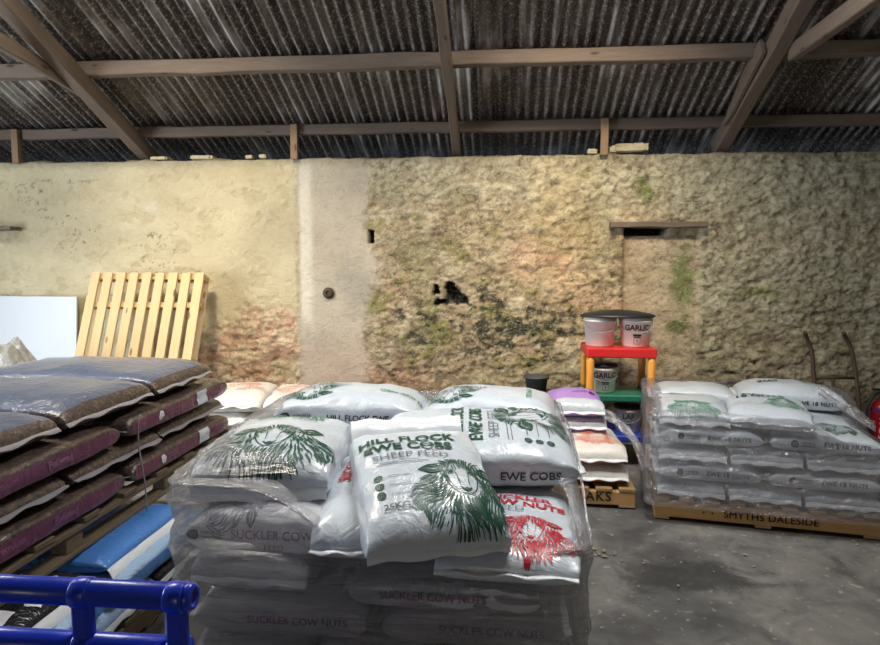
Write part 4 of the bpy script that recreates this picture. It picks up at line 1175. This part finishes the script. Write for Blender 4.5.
for x in (-.17, .25):
    w = lathe('wheel', [(.001, -.02), (.05, -.02), (.085, -.025), (.095, -.012), (.095, .012), (.085, .025), (.05, .02), (.001, .02)], M['blackpl'], st, 24)
    w.rotation_euler = (0, PI/2, 0); w.location = (x, .03, .10)
ex = thing('fire_extinguisher', 'red fire extinguisher with a black hose at the right edge', 'fire extinguisher', (2.90, 5.2, 0))
lathe('cylinder', [(.08, 0), (.085, .01), (.085, .40), (.075, .44), (.045, .47), (.03, .48), (.03, .50), (.001, .50)], M['exred'], ex, 36)
from_bm('valve', rough_box(-.025, .025, -.02, .02, .495, .54, .2, 0, .006), M['steel'], ex)
from_bm('lever', rough_box(-.09, .04, -.012, .012, .54, .556, .2, 0, .004), M['blackpl'], ex)
tube('hose', [(-.02, 0, .52), (-.07, -.02, .515), (-.12, -.03, .45), (-.135, -.035, .36), (-.115, -.045, .26), (-.095, -.05, .2)], .011, M['blackpl'], ex)
P, F = text_tris('FOAM', .07, .02, .01, 1.1)
link('lettering', [(.0862*math.sin((-.045-yy*.6)/.085-.0), -.0862*math.cos((-.045-yy*.6)/.085), .28+xx) for xx, yy in P], F, M['white_ink'], ex, False)
link('band', [(.0858*math.cos(a), .0858*math.sin(a), z) for z in (.385, .40) for a in [2*PI*k/32 for k in range(32)]], [(k, (k+1) % 32, 32+(k+1) % 32, 32+k) for k in range(32)], M['bluepl'], ex)

# ================================================================== BLUE TROLLEY RAIL
bt = thing('trolley', 'blue tubular trolley end rail in the bottom left foreground', 'trolley', (-.78, 1.0, 0))
RX = lambda px: px
tube('top_rail', [(-.62, -.01, .943), (.255, 0, .943)], .0225, M['bluemetal'], bt, 24, False)
tube('lower_rail', [(-.62, -.01, .848), (.255, 0, .848)], .0225, M['bluemetal'], bt, 24, False)
for x in (-.27, .077, .243):
    up_ = from_bm('upright', rough_box(x-.019, x+.019, -.018, .006, .10, .95, .5, 0, .008), M['bluemetal'], bt)
    for z in (.943, .848):
        c_ = lathe('collar', [(.0235, -.016), (.0258, -.012), (.0258, .012), (.0235, .016)], M['bluemetal'], up_, 24)
        c_.rotation_euler = (0, PI/2, 0); c_.location = (x, -.003, z)
c_ = lathe('end_cap', [(.001, .0), (.012, .0), (.012, .006), (.020, .006), (.024, .0), (.024, -.01), (.001, -.01)], M['bluemetal'], bt, 24)
c_.rotation_euler = (0, PI/2, 0); c_.location = (.266, 0, .943)
from_bm('platform', rough_box(-.64, .27, -.75, .0, .16, .20, .5, 0, .01), M['bluemetal'], bt)
for x in (-.55, .18):
    for y in (-.65, -.1):
        w = lathe('castor', [(.001, -.02), (.05, -.02), (.07, -.015), (.07, .015), (.05, .02), (.001, .02)], M['blackpl'], bt, 20)
        w.rotation_euler = (0, PI/2, 0); w.location = (x, y, .072)

# floor litter
V, F = [], []; rnd = random.Random(3)
for k in range(110):
    if k < 60: x, y = rnd.gauss(.42, .09), rnd.gauss(3.33, .035)
    else: x, y = rnd.uniform(.3, 2.3), rnd.uniform(2.6, 3.7)
    r = rnd.uniform(.002, .007)*(1.5 if k < 70 else 1); b = len(V); n = 6; h_ = r*rnd.uniform(.4, .9); st_ = rnd.uniform(1, 4 if k > 120 else 1.6); a0 = rnd.uniform(0, 6)
    for q in range(n):
        a = 2*PI*q/n; dx, dy = r*st_*math.cos(a), r*math.sin(a)
        V.append((x+dx*math.cos(a0)-dy*math.sin(a0), y+dx*math.sin(a0)+dy*math.cos(a0), .0002))
    V.append((x, y, h_))
    for q in range(n): F.append((b+q, b+(q+1) % n, b+n))
tag(link('floor_litter', V, F, plastic('crumbs and straw', (160, 148, 124), .9), None, False), 'scattered pale crumbs and straw bits on the concrete', 'litter', None, 'stuff')

# ================================================================== LIGHT
w = bpy.data.worlds.new('overcast sky'); bpy.context.scene.world = w; w.use_nodes = True
w.node_tree.nodes['Background'].inputs[0].default_value = (.62, .78, 1, 1); w.node_tree.nodes['Background'].inputs[1].default_value = .4
def area(name, loc, target, sx, sy, power, rgb, spread=PI):
    l = bpy.data.lights.new(name, 'AREA'); l.shape = 'RECTANGLE'; l.size = sx; l.size_y = sy; l.energy = power; l.color = rgb; l.spread = spread
    o = bpy.data.objects.new(name, l); C.objects.link(o); o.location = loc
    o.rotation_euler = (Vector(target)-Vector(loc)).to_track_quat('-Z', 'Y').to_euler(); return o
warm = (1, .84, .58); cool = (.82, .91, 1)
area('skylight_left', (-2.4, 3.05, RZ(3.05)-.06), (-2.4, 3.6, 0), 1.15, 1.1, 70, (1, .95, .86), math.radians(150))
area('skylight_centre', (.42, 3.05, RZ(3.05)-.06), (.30, 3.5, 0), 1.0, 1.1, 72, (.97, .98, 1), math.radians(150))
area('skylight_far_left', (-4.75, 3.05, RZ(3.05)-.06), (-4.2, 3.4, 0), 1.0, 1.1, 40, cool, math.radians(150))
area('side_doorway', (-5.55, 1.9, 1.25), (0, 2.9, 1.1), 2.0, 2.2, 200, cool)
area('doorway', (-.3, -6.9, 1.3), (-.3, 5, 1.0), 1.1, 2.0, 24, (1, .82, .55))
area('sun_glow_left', (-2.35, 2.6, RZ(2.6)-.08), (-2.35, 5.5, 1.3), .4, .3, 9, warm, math.radians(60))
area('sun_glow_right', (.45, 2.6, RZ(2.6)-.08), (.45, 5.5, 1.4), .4, .3, 15, warm, math.radians(60))

# ================================================================== CAMERA
cam = bpy.data.cameras.new('camera'); co = bpy.data.objects.new('camera', cam); C.objects.link(co)
cam.sensor_width = 36; cam.lens = 36*652/880; cam.clip_start = .05
yaw, pitch, roll = math.radians(5.5), math.radians(-5.2), math.radians(.1)
fw = Vector((-math.sin(yaw)*math.cos(pitch), math.cos(yaw)*math.cos(pitch), math.sin(pitch)))
rt = Vector((math.cos(yaw), math.sin(yaw), 0)); up = rt.cross(fw)
r2 = rt*math.cos(roll)+up*math.sin(roll); u2 = -rt*math.sin(roll)+up*math.cos(roll)
co.matrix_world = Matrix.Translation((0, 0, 1.5)) @ Matrix((r2, u2, -fw)).transposed().to_4x4()
sc = bpy.context.scene; sc.camera = co
sc.view_settings.view_transform = 'Standard'; sc.view_settings.look = 'None'; sc.view_settings.gamma = 1; sc.view_settings.use_curve_mapping = False
sc.view_settings.exposure = 0.2
sc.cycles.max_bounces = 8; sc.cycles.transparent_max_bounces = 12; sc.cycles.use_denoising = True
